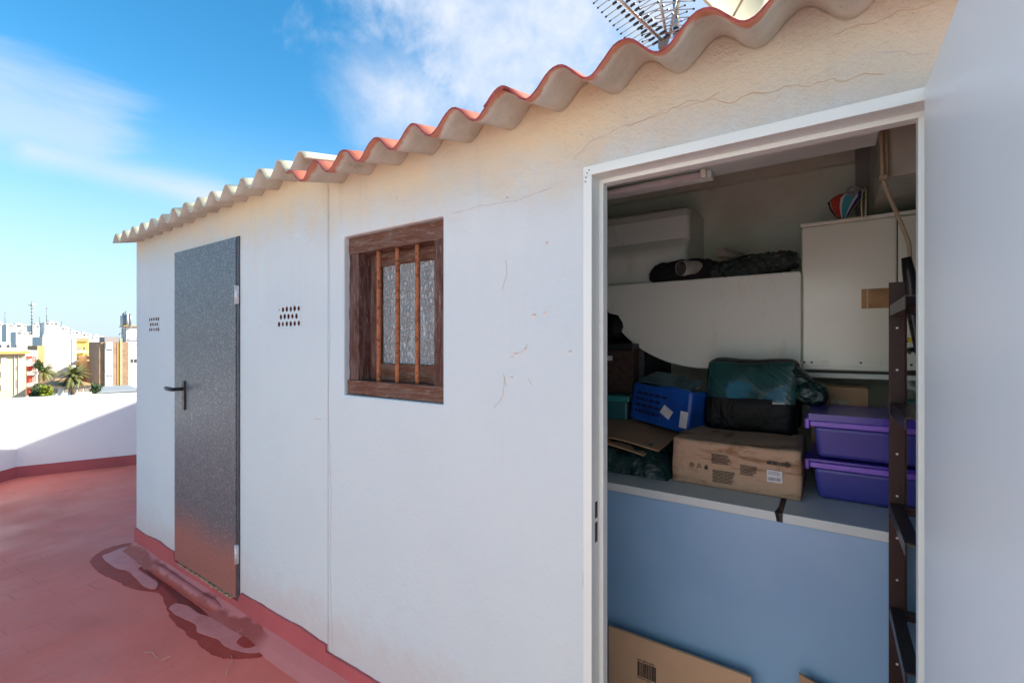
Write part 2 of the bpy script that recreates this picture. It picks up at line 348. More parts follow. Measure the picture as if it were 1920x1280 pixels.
def n3(p, s, seed=0): return noise.noise(Vector(p) * s + Vector((seed * 7.3, seed * 3.1, seed)))
def rbox(sx, sy, sz, cuts=8, amp=.003, rnd=.01, seed=0, mtx=None, sag=0, nsc=9):
    # a softened, slightly dented box standing on z = 0, centred in x and y
    bm = new(); bmesh.ops.create_cube(bm, size=1); bmesh.ops.subdivide_edges(bm, edges=bm.edges[:], cuts=cuts, use_grid_fill=True)
    for v in bm.verts:
        p = Vector((v.co.x * sx, v.co.y * sy, (v.co.z + .5) * sz)); q = p.copy()
        h = Vector((sx / 2 - rnd, sy / 2 - rnd, sz / 2 - rnd)); c = Vector((p.x, p.y, p.z - sz / 2))
        k = Vector((max(-h.x, min(h.x, c.x)), max(-h.y, min(h.y, c.y)), max(-h.z, min(h.z, c.z)))); d = c - k
        if d.length > rnd: c = k + d.normalized() * rnd
        d2 = Vector((n3(q, nsc, seed), n3(q, nsc, seed + 1), n3(q, nsc, seed + 2))) * amp
        if q.z < .002: d2.z = 0
        c += d2; c.z += sz / 2
        if sag and q.z > sz * .8: c.z -= sag * (1 - (2 * q.x / sx) ** 2) * (1 - (2 * q.y / sy) ** 2)
        v.co = mtx @ c if mtx else c
    return bm
def blobm(rx, ry, rz, amp, sc, seed=0, mtx=None, pw=.6, sub=5):
    bm = new(); bmesh.ops.create_icosphere(bm, subdivisions=sub, radius=1)
    for v in bm.verts:
        c = v.co.normalized(); sg = lambda t: math.copysign(abs(t) ** pw, t)
        p = Vector((sg(c.x) * rx, sg(c.y) * ry, sg(c.z) * rz))
        rd = 1 - abs(noise.noise(p * sc + Vector((seed, 0, seed * 2)))) * 2; r2 = noise.noise(p * sc * 2.3 + Vector((0, seed, 0)))
        p += c * amp * (rd * .7 + r2 * .5)
        v.co = mtx @ p if mtx else p
    return bm
def T(x, y, z, rz=0, rx=0, ry=0): return Matrix.Translation((x, y, z)) @ Matrix.Rotation(rz, 4, 'Z') @ Matrix.Rotation(ry, 4, 'Y') @ Matrix.Rotation(rx, 4, 'X')
def plate(bm, P, U, V, u0, u1, v0, v1, th=.0015):
    # a thin printed patch: P corner, U and V in-plane unit vectors
    P, U, V = Vector(P), Vector(U), Vector(V); Nn = U.cross(V).normalized() * th
    a = [P + U * x + V * y for x, y in ((u0, v0), (u1, v0), (u1, v1), (u0, v1))]
    A = [bm.verts.new(q) for q in a]; B = [bm.verts.new(q + Nn) for q in a]
    bm.faces.new(A[::-1]); bm.faces.new(B)
    for i in range(4): bm.faces.new((A[i], A[(i + 1) % 4], B[(i + 1) % 4], B[i]))
def textm(s, size, mtx, th=.0006):
    cu = bpy.data.curves.new('writing', 'FONT'); cu.body = s; cu.size = size; cu.extrude = th
    o = bpy.data.objects.new('writing', cu); COL.objects.link(o)
    me = o.to_mesh(); bm = new(); bm.from_mesh(me); o.to_mesh_clear(); bpy.data.objects.remove(o)
    bmesh.ops.transform(bm, matrix=mtx, verts=bm.verts[:]); return bm
def join(bm, other):
    me = bpy.data.meshes.new('tmp'); other.to_mesh(me); other.free(); bm.from_mesh(me); bpy.data.meshes.remove(me)

YW = 1.282          # outer face of the shed wall
TH = .10            # its thickness
FZ = -1.53          # terrace floor
GZ = -17.0          # street level
CAMF = 1

# ------------------------------------------------------------ ground, terrace, own building
bm = new(); nseg = 64
c = bm.verts.new((0, 0, GZ)); ring = [bm.verts.new((9000 * cos(2 * pi * k / nseg), 9000 * sin(2 * pi * k / nseg), GZ)) for k in range(nseg)]
for k in range(nseg): bm.faces.new((c, ring[k], ring[(k + 1) % nseg]))
GR = M('dusty_street_ground', (.20, .18, .16), .9, 0, .1); GR.mix(GR.ramp(GR.noise(.02, 6), .4, .6), (.30, .27, .22)); GR.mix(GR.ramp(GR.noise(.15, 6), .55, .7, 0, .6), (.12, .12, .12))
tag(obj('ground', bm, GR.m), kind='structure')

# parapet line on the terrace, inner face
PP = [Vector((-7.30 + .16 * .55, 2.17 + .4, 0)), Vector((-7.70, 1.18, 0)), Vector((-7.30, .70, 0)), Vector((-6.2, -.6, 0)), Vector((-5.2, -5.2, 0)), Vector((3.6, -5.2, 0)), Vector((3.6, 8, 0)), Vector((-6.1, 8, 0))]
PP[0] = Vector((-7.70, 1.18, 0)) + Vector((.40, .99, 0)) * 4.0
bm = new(); prism(bm, [(p.x, p.y) for p in PP], lambda u, v, a: (u, v, a), FZ - .35, FZ)
tag(obj('terrace_floor', bm, FLOOR), kind='structure')
def offs(p, q, d):
    e = (q - p).normalized(); return Vector((e.y, -e.x, 0)) * d
def wallrun(pts, thick, z0, z1, side=1, closed=True):
    n = len(pts); outp = []
    for i in range(n):
        a, b, c = pts[i - 1], pts[i], pts[(i + 1) % n]
        o1, o2 = offs(a, b, thick * side), offs(b, c, thick * side)
        m = (o1 + o2); m = m * (thick * thick / max(1e-6, m.dot(o1))); outp.append(b + m)
    bm = new()
    for i in range(n):
        j = (i + 1) % n
        a, b, c, d = pts[i], pts[j], outp[j], outp[i]
        quad(bm, (a.x, a.y, z0), (b.x, b.y, z0), (b.x, b.y, z1), (a.x, a.y, z1)); quad(bm, (d.x, d.y, z0), (d.x, d.y, z1), (c.x, c.y, z1), (c.x, c.y, z0))
        quad(bm, (a.x, a.y, z1), (b.x, b.y, z1), (c.x, c.y, z1), (d.x, d.y, z1)); quad(bm, (a.x, a.y, z0), (d.x, d.y, z0), (c.x, c.y, z0), (b.x, b.y, z0))
    bmesh.ops.remove_doubles(bm, verts=bm.verts[:], dist=.001); return bm
par = thing('parapet', 'white rendered parapet wall with a red painted foot around the terrace edge', 'parapet', (-7.7, 1.18, FZ))
area = sum(PP[i].x * PP[(i + 1) % len(PP)].y - PP[(i + 1) % len(PP)].x * PP[i].y for i in range(len(PP)))
SGN = 1 if area > 0 else -1
obj('wall', wallrun(PP, .16, FZ + .001, FZ + .905, SGN), PARA, par, bevel=.012)
obj('skirting', wallrun(PP, .012, FZ + .002, FZ + .125, -SGN), SKIRT, par)
# storeys under the terrace
bm = new(); prism(bm, [(p.x * .985, p.y * .985) for p in PP], lambda u, v, a: (u, v, a), GZ, FZ - .352)
tag(obj('apartment_block', bm, plain('cream_render', (.55, .48, .38), .9, 0, .1, 1)), 'cream rendered apartment block carrying the red roof terrace', 'building')

bounce_block = thing('roof_block', 'made-up white block behind the camera, added to bounce daylight', 'building', (-.4, -3.1, FZ))  # unseen block, added to bounce sunlight onto the shed and into the doorway
bm = new(); box(bm, -4.2, 3.40, -4.1, -2.1, FZ, 1.35); obj('wall', bm, plain('white_bounce_render', (.80, .86, .87), .9, 0, .06, 2), bounce_block)
bm = new(); box(bm, -4.27, 3.47, -4.18, -2.03, 1.351, 1.43); obj('roof', bm, plain('bounce_block_coping', (.5, .22, .15), .8), bounce_block)
bm = new(); box(bm, -3.9, -3.1, -2.13, -2.08, FZ + .02, .45); obj('door', bm, plain('bounce_block_door_paint', (.20, .12, .08), .6), bounce_block)

# ------------------------------------------------------------ the shed
shed = thing('rooftop_shed', 'long white limewashed storage shed with corrugated roof on the red terrace', 'shed', (-1.9, YW, FZ))
XL, XM, XR, YB = -4.296, -1.905, 1.6, 6.2
DX0, DX1, DZ1 = -.614, .188, .533         # open doorway, outside of its frame
WX0, WX1, WZ0, WZ1 = -1.785, -1.191, -.225, .476
RP, RW0 = .184, -.510
GP, GW0 = .1665, -4.157
def zred(x, y): return .700 - .031 * cos(2 * pi * (x - RW0) / RP) + .25 * (y - 1.087)
def ztop(x, y): return zred(x, y) + (.0175 if x > .28 else .0095 if x > -.81 else .001)
def zgtop(x, y): return zgrey(x, y) + (.018 if x > -2.29 else .0095 if x > -3.285 else .001)
def zgrey(x, y): return .753 + .0137 * (x - GW0) + .033 - .033 * cos(2 * pi * (x - GW0) / GP) + .22 * (y - YW)
def walls(x0, x1, z0, z1, holes, y0, y1, topf=None, bm=None):
    bm = bm or new()
    xs = sorted({x0, x1, *[h[0] for h in holes], *[h[1] for h in holes]}); zs = sorted({z0, z1, *[h[2] for h in holes], *[h[3] for h in holes]})
    def solid(i, j):
        if i < 0 or j < 0 or i >= len(xs) - 1 or j >= len(zs) - 1: return False
        cx, cz = (xs[i] + xs[i + 1]) / 2, (zs[j] + zs[j + 1]) / 2
        return not any(h[0] < cx < h[1] and h[2] < cz < h[3] for h in holes)
    for i in range(len(xs) - 1):
        for j in range(len(zs) - 1):
            if not solid(i, j): continue
            a, b, c, d = xs[i], xs[i + 1], zs[j], zs[j + 1]
            quad(bm, (a, y0, c), (b, y0, c), (b, y0, d), (a, y0, d)); quad(bm, (a, y1, c), (a, y1, d), (b, y1, d), (b, y1, c))
            if not solid(i - 1, j): quad(bm, (a, y0, c), (a, y0, d), (a, y1, d), (a, y1, c))
            if not solid(i + 1, j): quad(bm, (b, y0, c), (b, y1, c), (b, y1, d), (b, y0, d))
            if not solid(i, j - 1): quad(bm, (a, y0, c), (a, y1, c), (b, y1, c), (b, y0, c))
            if not solid(i, j + 1) and not (topf and j == len(zs) - 2): quad(bm, (a, y0, d), (b, y0, d), (b, y1, d), (a, y1, d))
    if topf:
        n = max(2, int((x1 - x0) / .0184))
        for k in range(n):
            a, b = x0 + (x1 - x0) * k / n, x0 + (x1 - x0) * (k + 1) / n
            A0, B0, A1, B1 = [topf(x, y) + .001 for x, y in ((a, y0), (b, y0), (a, y1), (b, y1))]
            quad(bm, (a, y0, z1), (b, y0, z1), (b, y0, B0), (a, y0, A0)); quad(bm, (a, y1, z1), (a, y1, A1), (b, y1, B1), (b, y1, z1))
            quad(bm, (a, y0, A0), (b, y0, B0), (b, y1, B1), (a, y1, A1))
            if k == 0: quad(bm, (a, y0, z1), (a, y0, A0), (a, y1, A1), (a, y1, z1))
            if k == n - 1: quad(bm, (b, y0, z1), (b, y1, z1), (b, y1, B1), (b, y0, B0))
    bmesh.ops.remove_doubles(bm, verts=bm.verts[:], dist=.0005); return bm
w = walls(XM, XR, FZ, .66, [(WX0, WX1, WZ0, WZ1), (DX0 + .014, DX1 - .014, FZ - .01, DZ1 - .014)], YW, YW + TH, ztop)
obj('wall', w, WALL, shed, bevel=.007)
VX = [(-4.052, -3.862), (-2.335, -2.123)]
gh = [(VX[0][0], VX[0][1], .085, .195), (VX[1][0], VX[1][1], .083, .193), (-3.575, -2.74, FZ - .01, .59)]
w = walls(XL, XM, FZ, .73, gh, YW - .0006, YW + TH, zgtop)
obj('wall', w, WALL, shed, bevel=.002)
# side, back and inner walls
bm = new()
def ywall(x0, x1, y0, y1, zf, bm):
    prism(bm, [(y0, FZ), (y1, FZ), (y1, zf(y1)), (y0, zf(y0))], lambda u, v, a: (a, u, v), x0, x1)
ywall(XL, XL + .18, YW + TH, YB, lambda y: .745 + .22 * (y - YW), bm)
ywall(XR - .18, XR, YW + TH, YB, lambda y: .712 + .25 * (y - YW), bm)
box(bm, XL + .18, XR - .18, YB - .18, YB, FZ, 1.82)
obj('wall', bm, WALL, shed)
bm = new()
ywall(-1.96, -1.82, YW + TH, 3.3, lambda y: .70 + .25 * (y - YW), bm)
ywall(.98, 1.10, YW + TH, 3.3, lambda y: .70 + .25 * (y - YW), bm)
box(bm, -1.96, 1.10, 3.3, 3.42, FZ, 1.19)
obj('inner_wall', bm, INT_WALL, shed, label='stained inner walls of the storage room')
bm = new(); box(bm, -1.82, .12, 1.72, 1.84, .619, .84)
obj('beam', bm, plain('pale_beam_paint', (.62, .76, .71), .85, 0, .15, 5, .2), shed, bevel=.006)
bm = new(); box(bm, -1.82, .118, 3.245, 3.299, 1.030, 1.165); obj('wall_ledge', bm, INT_WALL, shed, bevel=.004)
# white moulded bulkhead up in the right corner, with a curved lower edge
bm = new(); pts = [(.177, 1.02)] + [(.177 + .80 * t, .672 + .10 * t ** 1.8) for t in [k / 12 for k in range(13)]] + [(.977, 1.02)]
prism(bm, pts, lambda u, v, a: (u, a, v), 2.40, 3.298)
obj('bulkhead', bm, plain('dull_bulkhead_paint', (.60, .63, .55), .8, 0, .2, 6, .2), shed, bevel=.004)
bm = new(); box(bm, .12, .974, 3.288, 3.297, .62, 1.16); obj('wall_patch', bm, plain('grey_patch', (.34, .34, .34), .9, 0, .2, 8), shed)

bm = new(); box(bm, -1.819, .979, YW + TH + .001, 3.299, FZ + .0005, FZ + .012); obj('added_room_floor', bm, plain('pale_bounce_floor', (.62, .58, .52), .5, 0, .1, 6), shed)  # unseen floor, added pale to bounce doorway light into the room
# roof sheets
def sheet(x0, x1, y0, y1, zf, lift, mats, th=.0058, nper=.184 / 16):
    bm = new(); nx = int((x1 - x0) / nper); ys = [y0, y0 + .05, (y0 + y1) / 2, y1]; top, bot = [], []
    for j, y in enumerate(ys):
        tr, br = [], []
        for i in range(nx + 1):
            x = x0 + (x1 - x0) * i / nx; jit = (.004 * n3((x, y, 0), 9) + .003 * n3((x, y, 3), 40)) if j == 0 else 0
            z = zf(x, y) + lift; e = .001; sl = (zf(x + e, y) - zf(x - e, y)) / (2 * e); nn = Vector((-sl, 0, 1)).normalized()
            br.append(bm.verts.new((x, y + jit, z))); tr.append(bm.verts.new(Vector((x, y + jit, z)) + nn * th))
        top.append(tr); bot.append(br)
    def f(vs, mi):
        q = bm.faces.new(vs); q.material_index = mi; q.smooth = mi != 2
    for j in range(len(ys) - 1):
        for i in range(nx):
            f((top[j][i], top[j][i + 1], top[j + 1][i + 1], top[j + 1][i]), 0); f((bot[j][i], bot[j + 1][i], bot[j + 1][i + 1], bot[j][i + 1]), 1)
        f((top[j][0], top[j + 1][0], bot[j + 1][0], bot[j][0]), 2); f((top[j][-1], bot[j][-1], bot[j + 1][-1], top[j + 1][-1]), 2)
    for i in range(nx):
        f((bot[0][i], bot[0][i + 1], top[0][i + 1], top[0][i]), 2); f((bot[-1][i], top[-1][i], top[-1][i + 1], bot[-1][i + 1]), 2)
    return obj('roof_sheet', bm, mats, shed, recalc=False)
REDM = [RED_TOP, CEM_RUN, RED_EDGE]; GRM = [CEM_TOP, CEM_UND, CEM_UND]
sheet(-1.908, -.775, 1.087, YB + .2, zred, 0, REDM)
sheet(-.842, .31, 1.087, YB + .2, zred, .0085, REDM)
sheet(.25, 1.72, 1.087, YB + .2, zred, .0165, REDM)
sheet(-4.30, -3.25, 1.143, YB + .2, zgrey, 0, GRM, nper=GP / 16)
sheet(-3.32, -2.25, 1.143, YB + .2, zgrey, .0085, GRM, nper=GP / 16)
sheet(-2.325, -1.865, 1.143, YB + .2, zgrey, .017, GRM, nper=GP / 16)

# red foot of the wall: painted band, sloping fillet, both with a hand-drawn upper edge
def band(x0, x1, y, z0, z1, amp=.008, skip=None):
    bm = new(); n = int((x1 - x0) / .03); prev = None
    for k in range(n + 1):
        x = x0 + (x1 - x0) * k / n; zt = z1 + amp * n3((x, 0, 0), 4) + .004 * n3((x, 2, 0), 22)
        if skip and skip[0] < x < skip[1]: zt = skip[2]
        cur = [bm.verts.new((x, y, z0)), bm.verts.new((x, y, zt)), bm.verts.new((x, y + .02, zt)), bm.verts.new((x, y + .02, z0))]
        if prev:
            for a in range(4): bm.faces.new((prev[a], cur[a], cur[(a + 1) % 4], prev[(a + 1) % 4]))
        else: bm.faces.new(cur)
        prev = cur
    bm.faces.new(prev[::-1]); return bm
obj('skirting', band(XL - .003, XM - .0015, YW - .0125, FZ, -1.375, .014, (-3.59, -2.70, -1.432)), SKIRT, shed)
obj('skirting', band(XM - .0015, DX0, YW - .0125, FZ, -1.405, .014), SKIRT, shed)
bm = new(); n = 90; prev = None
for k in range(n + 1):
    x = XL + (DX0 - XL) * k / n; j = .010 * n3((x, 5, 0), 3); zz = -1.468 + .012 * n3((x, 1, 0), 3)
    cur = [bm.verts.new((x, YW - .012, zz - .006)), bm.verts.new((x, YW - .058 + j, zz - .034)), bm.verts.new((x, YW - .095 + j, FZ + .0006)), bm.verts.new((x, YW - .012, FZ + .0006))]
    if prev:
        for a in range(4):
            f = bm.faces.new((prev[a], cur[a], cur[(a + 1) % 4], prev[(a + 1) % 4])); 
    else: bm.faces.new(cur)
    prev = cur
bm.faces.new(prev[::-1])
FIL = mk_red('red_fillet_paint', (.42, .12, .11), (.20, .05, .05))
fm = M('damp_red_fillet', (.50, .17, .155), .6, 0, .3)
fx = fm.xyz(); wob = fm.math('MULTIPLY', fm.math('SUBTRACT', fm.noise(7, 5), .5), .07)
zz_ = fm.math('ADD', fx['Z'], wob); fm.mix(fm.math('MULTIPLY', fm.ramp(zz_, -1.478, -1.492, 0, 1), fm.ramp(fx['X'], -2.30, -2.45, 0, .9)), (.27, .050, .035))
fm.mix(fm.ramp(fm.noise(30, 7, .75), .58, .68, 0, .5), (.48, .27, .24)); fm.bump(fm.noise(12, 6), .4, .01)
obj('skirting_fillet', bm, fm.m, shed)

# vent bricks: pierced plate with rows of round holes, dark cavity behind
def vent(x0, x1, z0, z1):
    yv = YW - .0003; rows = 3; rh = (z1 - z0) / rows; bm = new(); R_ = rh * .36; deep = .06
    for r in range(rows):
        cols = 6; cw = (x1 - x0) / cols; off = 0 if r != 1 else cw * .45; ncell = cols if r != 1 else cols - 1
        edges = [x0 + off + cw * k for k in range(ncell + 1)]
        zc0, zc1 = z0 + r * rh, z0 + (r + 1) * rh
        if off:
            quad(bm, (x0, yv, zc0), (edges[0], yv, zc0), (edges[0], yv, zc1), (x0, yv, zc1)); quad(bm, (edges[-1], yv, zc0), (x1, yv, zc0), (x1, yv, zc1), (edges[-1], yv, zc1))
        for k in range(ncell):
            a, b = edges[k], edges[k + 1]; cx, cz = (a + b) / 2 + .002 * (random.random() - .5), (zc0 + zc1) / 2 + .002 * (random.random() - .5); n = 16; rr = R_ * random.uniform(.86, 1.05)
            small = (r == 2 and k == 0 and x0 > -3)
            if small: rr *= .4
            inner, outer, back = [], [], []
            for q in range(n):
                t = 2 * pi * q / n + pi / n; ct, st = cos(t), sin(t); m_ = max(abs(ct), abs(st))
                ox = (a + b) / 2 + (b - a) / 2 * (ct / m_); oz = (zc0 + zc1) / 2 + rh / 2 * (st / m_)
                inner.append(bm.verts.new((cx + rr * .82 * ct, yv, cz + rr * st))); outer.append(bm.verts.new((ox, yv, oz))); back.append(bm.verts.new((cx + rr * .82 * ct, yv + deep, cz + rr * st)))
            for q in range(n):
                p = (q + 1) % n
                bm.faces.new((outer[q], outer[p], inner[p], inner[q])); f = bm.faces.new((inner[q], inner[p], back[p], back[q])); f.material_index = 1
            f = bm.faces.new(back); f.material_index = 2
            for (sx_, sz_) in ((1, 1), (-1, 1), (-1, -1), (1, -1)):   # corner gaps of the cell
                cor = ((a + b) / 2 + (b - a) / 2 * sx_, (zc0 + zc1) / 2 + rh / 2 * sz_)
                near = sorted(outer, key=lambda v: (v.co.x - cor[0]) ** 2 + (v.co.z - cor[1]) ** 2)[:2]
                cv = bm.verts.new((cor[0], yv, cor[1]))
                try: bm.faces.new((near[0], near[1], cv))
                except ValueError: pass
    quad(bm, (x0, yv + deep + .002, z0), (x1, yv + deep + .002, z0), (x1, yv + deep + .002, z1), (x0, yv + deep + .002, z1))
    return obj('vent_brick', bm, [WALL, CLAY, DARKHOLE], shed, recalc=False)
vent(VX[0][0] - .0, VX[0][1], .085, .195); vent(VX[1][0], VX[1][1], .083, .193)

# galvanised door
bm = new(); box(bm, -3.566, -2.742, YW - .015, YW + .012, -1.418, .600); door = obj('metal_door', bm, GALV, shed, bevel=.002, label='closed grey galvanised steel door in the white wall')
bm = new(); box(bm, -2.7405, -2.718, YW - .010, YW + .01, -1.425, .603); box(bm, -3.575, -3.5665, YW - .008, YW + .01, -1.425, .603)
obj('door_frame', bm, DARK_GREY, door, bevel=.001)
for zc in (.275, -1.17):
    bm = new(); tube(bm, [(-2.729, YW - .017, zc - .052), (-2.729, YW - .017, zc + .052)], .009, 12); box(bm, -2.740, -2.716, YW - .017, YW - .0095, zc - .05, zc + .05)
    obj('hinge', bm, HINGE, door)
bm = new(); hp = at(341, 745, YW - .03); hx = hp.x
box(bm, hx - .019, hx + .019, YW - .026, YW - .0145, -.42, -.235)
hb = obj('handle', bm, BLACK_PL, door, bevel=.003)
bm = new(); tube(bm, [(hx, YW - .024, -.285), (hx, YW - .080, -.285)], .011, 12)
tube(bm, [(hx + .012, YW - .078, -.285), (hx - .02, YW - .085, -.284), (hx - .06, YW - .088, -.282), (hx - .10, YW - .082, -.281), (hx - .125, YW - .078, -.281)], [.011, .013, .013, .012, .008], 12)
tube(bm, [(hx, YW - .025, -.345), (hx, YW - .0275, -.345)], .008, 12)
obj('handle', bm, BLACK_PL, door, bevel=.002, label='black lever of the door')
# crumbling mortar under the door sill
bm = new(); prev = None
for k in range(60):
    x = -3.50 + .72 * k / 59; a = .010 * (n3((x, 0, 0), 30) + .6); b = .020 * abs(n3((x, 3, 0), 18)) + .006
    cur = [bm.verts.new((x, YW - .016 - a, -1.424)), bm.verts.new((x, YW - .014 - a, -1.424 - b)), bm.verts.new((x, YW, -1.424 - b)), bm.verts.new((x, YW, -1.424))]
    if prev:
        for q in range(4): bm.faces.new((prev[q], cur[q], cur[(q + 1) % 4], prev[(q + 1) % 4]))
    else: bm.faces.new(cur)
    prev = cur
bm.faces.new(prev[::-1]); obj('sill_mortar', bm, MORT, shed)

# wooden window
YF = YW + .028
def rail(bm, x0, x1, y0, y1, z0, z1, seed):
    box(bm, x0, x1, y0, y1, z0, z1)
win = None
def plank(name, par_, mat, vert, *b_, label=None):
    bm = new(); box(bm, *b_); bmesh.ops.subdivide_edges(bm, edges=bm.edges[:], cuts=14, use_grid_fill=True)
    for v in bm.verts: v.co += Vector((n3(v.co, 25) if vert else 0, n3(v.co, 25, 3), 0 if vert else n3(v.co, 25, 5))) * .004
    return obj(name, bm, mat, par_, label=label)
win = plank('window', shed, WOOD_H, False, WX0 + .002, WX1 - .002, YF - .003, YF + .10, WZ1 - .074, WZ1 - .004, label='small weathered wooden window with three rusty bars')
plank('sill', win, WOOD_H, False, WX0 + .003, WX1 - .003, YF - .012, YF + .10, WZ0 + .004, WZ0 + .064)
plank('frame', win, WOOD_V, True, WX0 + .002, WX0 + .066, YF, YF + .10, WZ0 + .065, WZ1 - .075)
plank('frame', win, WOOD_V, True, WX1 - .070, WX1 - .002, YF, YF + .10, WZ0 + .065, WZ1 - .075)
bm = new(); sx0, sx1, sz0, sz1 = WX0 + .067, WX1 - .071, WZ0 + .065, WZ1 - .075; ys = YF + .062
box(bm, sx0, sx0 + .070, ys, ys + .035, sz0, sz1); obj('sash', bm, WOOD_V, win, bevel=.003)
bm = new(); box(bm, sx1 - .055, sx1, ys, ys + .035, sz0, sz1); obj('sash', bm, WOOD_V, win, bevel=.003)
bm = new(); box(bm, sx0 + .071, sx1 - .056, ys + .001, ys + .034, sz1 - .055, sz1); obj('sash', bm, WOOD_H, win, bevel=.003)
bm = new(); box(bm, sx0 + .071, sx1 - .056, ys + .001, ys + .034, sz0, sz0 + .075); obj('sash', bm, WOOD_H, win, bevel=.003)
bm = new(); box(bm, sx0 + .066, sx1 - .051, ys + .016, ys + .021, sz0 + .06, sz1 - .05); obj('pane', bm, GLASS, win)
for xb in (-1.610, -1.492, -1.374):
    bm = new(); tube(bm, [(xb + .001 * n3((xb, z, 0), 5), YF + .022, z) for z in [sz0 - .004 + (sz1 - sz0 + .008) * k / 14 for k in range(15)]], .0102, 10); obj('bar', bm, RUST, win)

# white doorway frame
bm = new(); fz = FZ
box(bm, DX0, DX0 + .028, YW - .006, YW + .052, fz, DZ1 - .028); box(bm, DX0 + .001, DX0 + .040, YW + .052, YW + .085, fz, DZ1 - .040)
box(bm, DX1 - .018, DX1, YW - .006, YW + .052, fz, DZ1 - .028); box(bm, DX1 - .029, DX1 - .001, YW + .052, YW + .085, fz, DZ1 - .040)
box(bm, DX0, DX1, YW - .006, YW + .052, DZ1 - .028, DZ1); box(bm, DX0 + .001, DX1 - .001, YW + .052, YW + .085, DZ1 - .040, DZ1 - .001)
df = obj('doorway_frame', bm, WHITE_METAL, shed, bevel=.0015)
bm = new()
for z0, z1 in ((-.527, -.478), (-.600, -.540)): box(bm, DX0 + .0275, DX0 + .0292, YW + .018, YW + .034, z0, z1)
obj('strike_slot', bm, INK, df)
bm = new()
for x, z in ((-.604, .500), (-.600, .512), (-.594, .520), (-.606, .488)): tube(bm, [(x, YW - .0055, z), (x, YW - .0075, z)], .0022, 8)
obj('screw', bm, DARK_GREY, df)
# open door leaf, folded back at a right angle
bm = new(); box(bm, .161, .199, .515, YW - .010, -1.49, .524); dl = obj('door_leaf', bm, LEAF, shed, bevel=.003, label='open white door leaf seen almost edge on at the right')
bm = new(); tube(bm, [(.205, YW - .008, .20), (.205, YW - .008, .30)], .009, 10); obj('hinge', bm, HINGE, dl); bm = new(); tube(bm, [(.205, YW - .008, -1.2), (.205, YW - .008, -1.1)], .009, 10); obj('hinge', bm, HINGE, dl)

# cracks and lifted paint
def crack(pts, wd, mat, seed=0, y=YW, jit=.006):
    P = []
    for a, b in zip(pts, pts[1:]):
        a, b = Vector(a), Vector(b); n = max(2, int((b - a).length / .012))
        for k in range(n): P.append(a + (b - a) * k / n)
    P.append(Vector(pts[-1])); bm = new(); prev = None
    for i, p in enumerate(P):
        d = (P[min(i + 1, len(P) - 1)] - P[max(i - 1, 0)]).normalized(); nn = Vector((-d.y, d.x))
        q = p + nn * jit * (n3((p.x, p.y, seed), 22) + .5 * n3((p.x, p.y, seed), 70)); h = wd * (.35 + abs(n3((p.x, p.y, seed), 30)) * 1.4)
        if i in (0, len(P) - 1): h = .0001
        cur = [bm.verts.new((q.x + nn.x * h, y - .0012, q.y + nn.y * h)), bm.verts.new((q.x - nn.x * h, y - .0012, q.y - nn.y * h)), bm.verts.new((q.x - nn.x * h, y + .002, q.y - nn.y * h)), bm.verts.new((q.x + nn.x * h, y + .002, q.y + nn.y * h))]
        if prev:
            for q_ in range(4): bm.faces.new((prev[q_], cur[q_], cur[(q_ + 1) % 4], prev[(q_ + 1) % 4]))
        prev = cur
    obj('crack', bm, mat, shed)
def wp(l, Y=YW): return [(at(x, y, Y).x, at(x, y, Y).z) for x, y in l]
crack(wp([(617, 352), (617, 500), (619, 640), (615, 760), (621, 920), (619, 1060), (624, 1220)]), .0011, CRACKF, 1)
crack(wp([(1175, 240), (1240, 212), (1290, 192), (1330, 190), (1400, 183), (1470, 165), (1560, 150), (1660, 142)]), .0012, CRACK, 2, jit=.014)
crack(wp([(1075, 300), (1100, 270), (1160, 240), (1240, 212)]), .0007, CRACKF, 3)
crack(wp([(1270, 205), (1330, 187), (1350, 175)]), .0008, CRACK, 4)
crack(wp([(1560, 66), (1640, 40), (1760, 4)]), .0012, CRACK, 5, jit=.012)
crack(wp([(1640, 100), (1690, 98), (1712, 104), (1740, 98)]), .0008, CRACKF, 6)
crack(wp([(845, 400), (900, 386), (980, 372), (1040, 350)]), .0009, CRACKF, 7)
crack(wp([(948, 488), (950, 515), (941, 545)]), .0011, CRACKF, 8)
crack(wp([(925, 765), (942, 742), (948, 706)]), .0008, CRACK, 9)
crack(wp([(944, 700), (950, 725)]), .0009, CRACK, 10); crack(wp([(990, 708), (996, 722)]), .0009, CRACK, 11); crack(wp([(955, 672), (985, 655), (988, 645)]), .0009, CRACK, 12)
crack(wp([(1096, 470), (1095, 600), (1097, 800), (1094, 1100)]), .0012, CRACK, 13, jit=.003)
crack(wp([(590, 786), (604, 787)]), .0016, CRACK, 14)
for i, (x, y, w_, h_) in enumerate([(1001, 592, 9, 5), (1026, 457, 4, 6), (1070, 660, 5, 4), (967, 664, 7, 5), (985, 655, 5, 4), (960, 708, 5, 4), (1022, 588, 4, 7), (1090, 255, 4, 3), (952, 372, 4, 3), (745, 373, 3, 3)]):
    c_ = at(x, y, YW); s = .0016; bm = new(); n = 9; vs = []
    for k in range(n):
        r = 1 + .5 * n3((k * 1.7, i, 0), 1.3); vs.append(bm.verts.new((c_.x + w_ * s * .7 * r * cos(2 * pi * k / n), YW - .001 - (.007 if k in (1, 2, 3) else 0), c_.z + h_ * s * .8 * r * sin(2 * pi * k / n + .4))))
    top = bm.verts.new((c_.x, YW - .002, c_.z))
    for k in range(n): bm.faces.new((vs[k], vs[(k + 1) % n], top))
    obj('paint_flake', bm, FLAKE, shed)

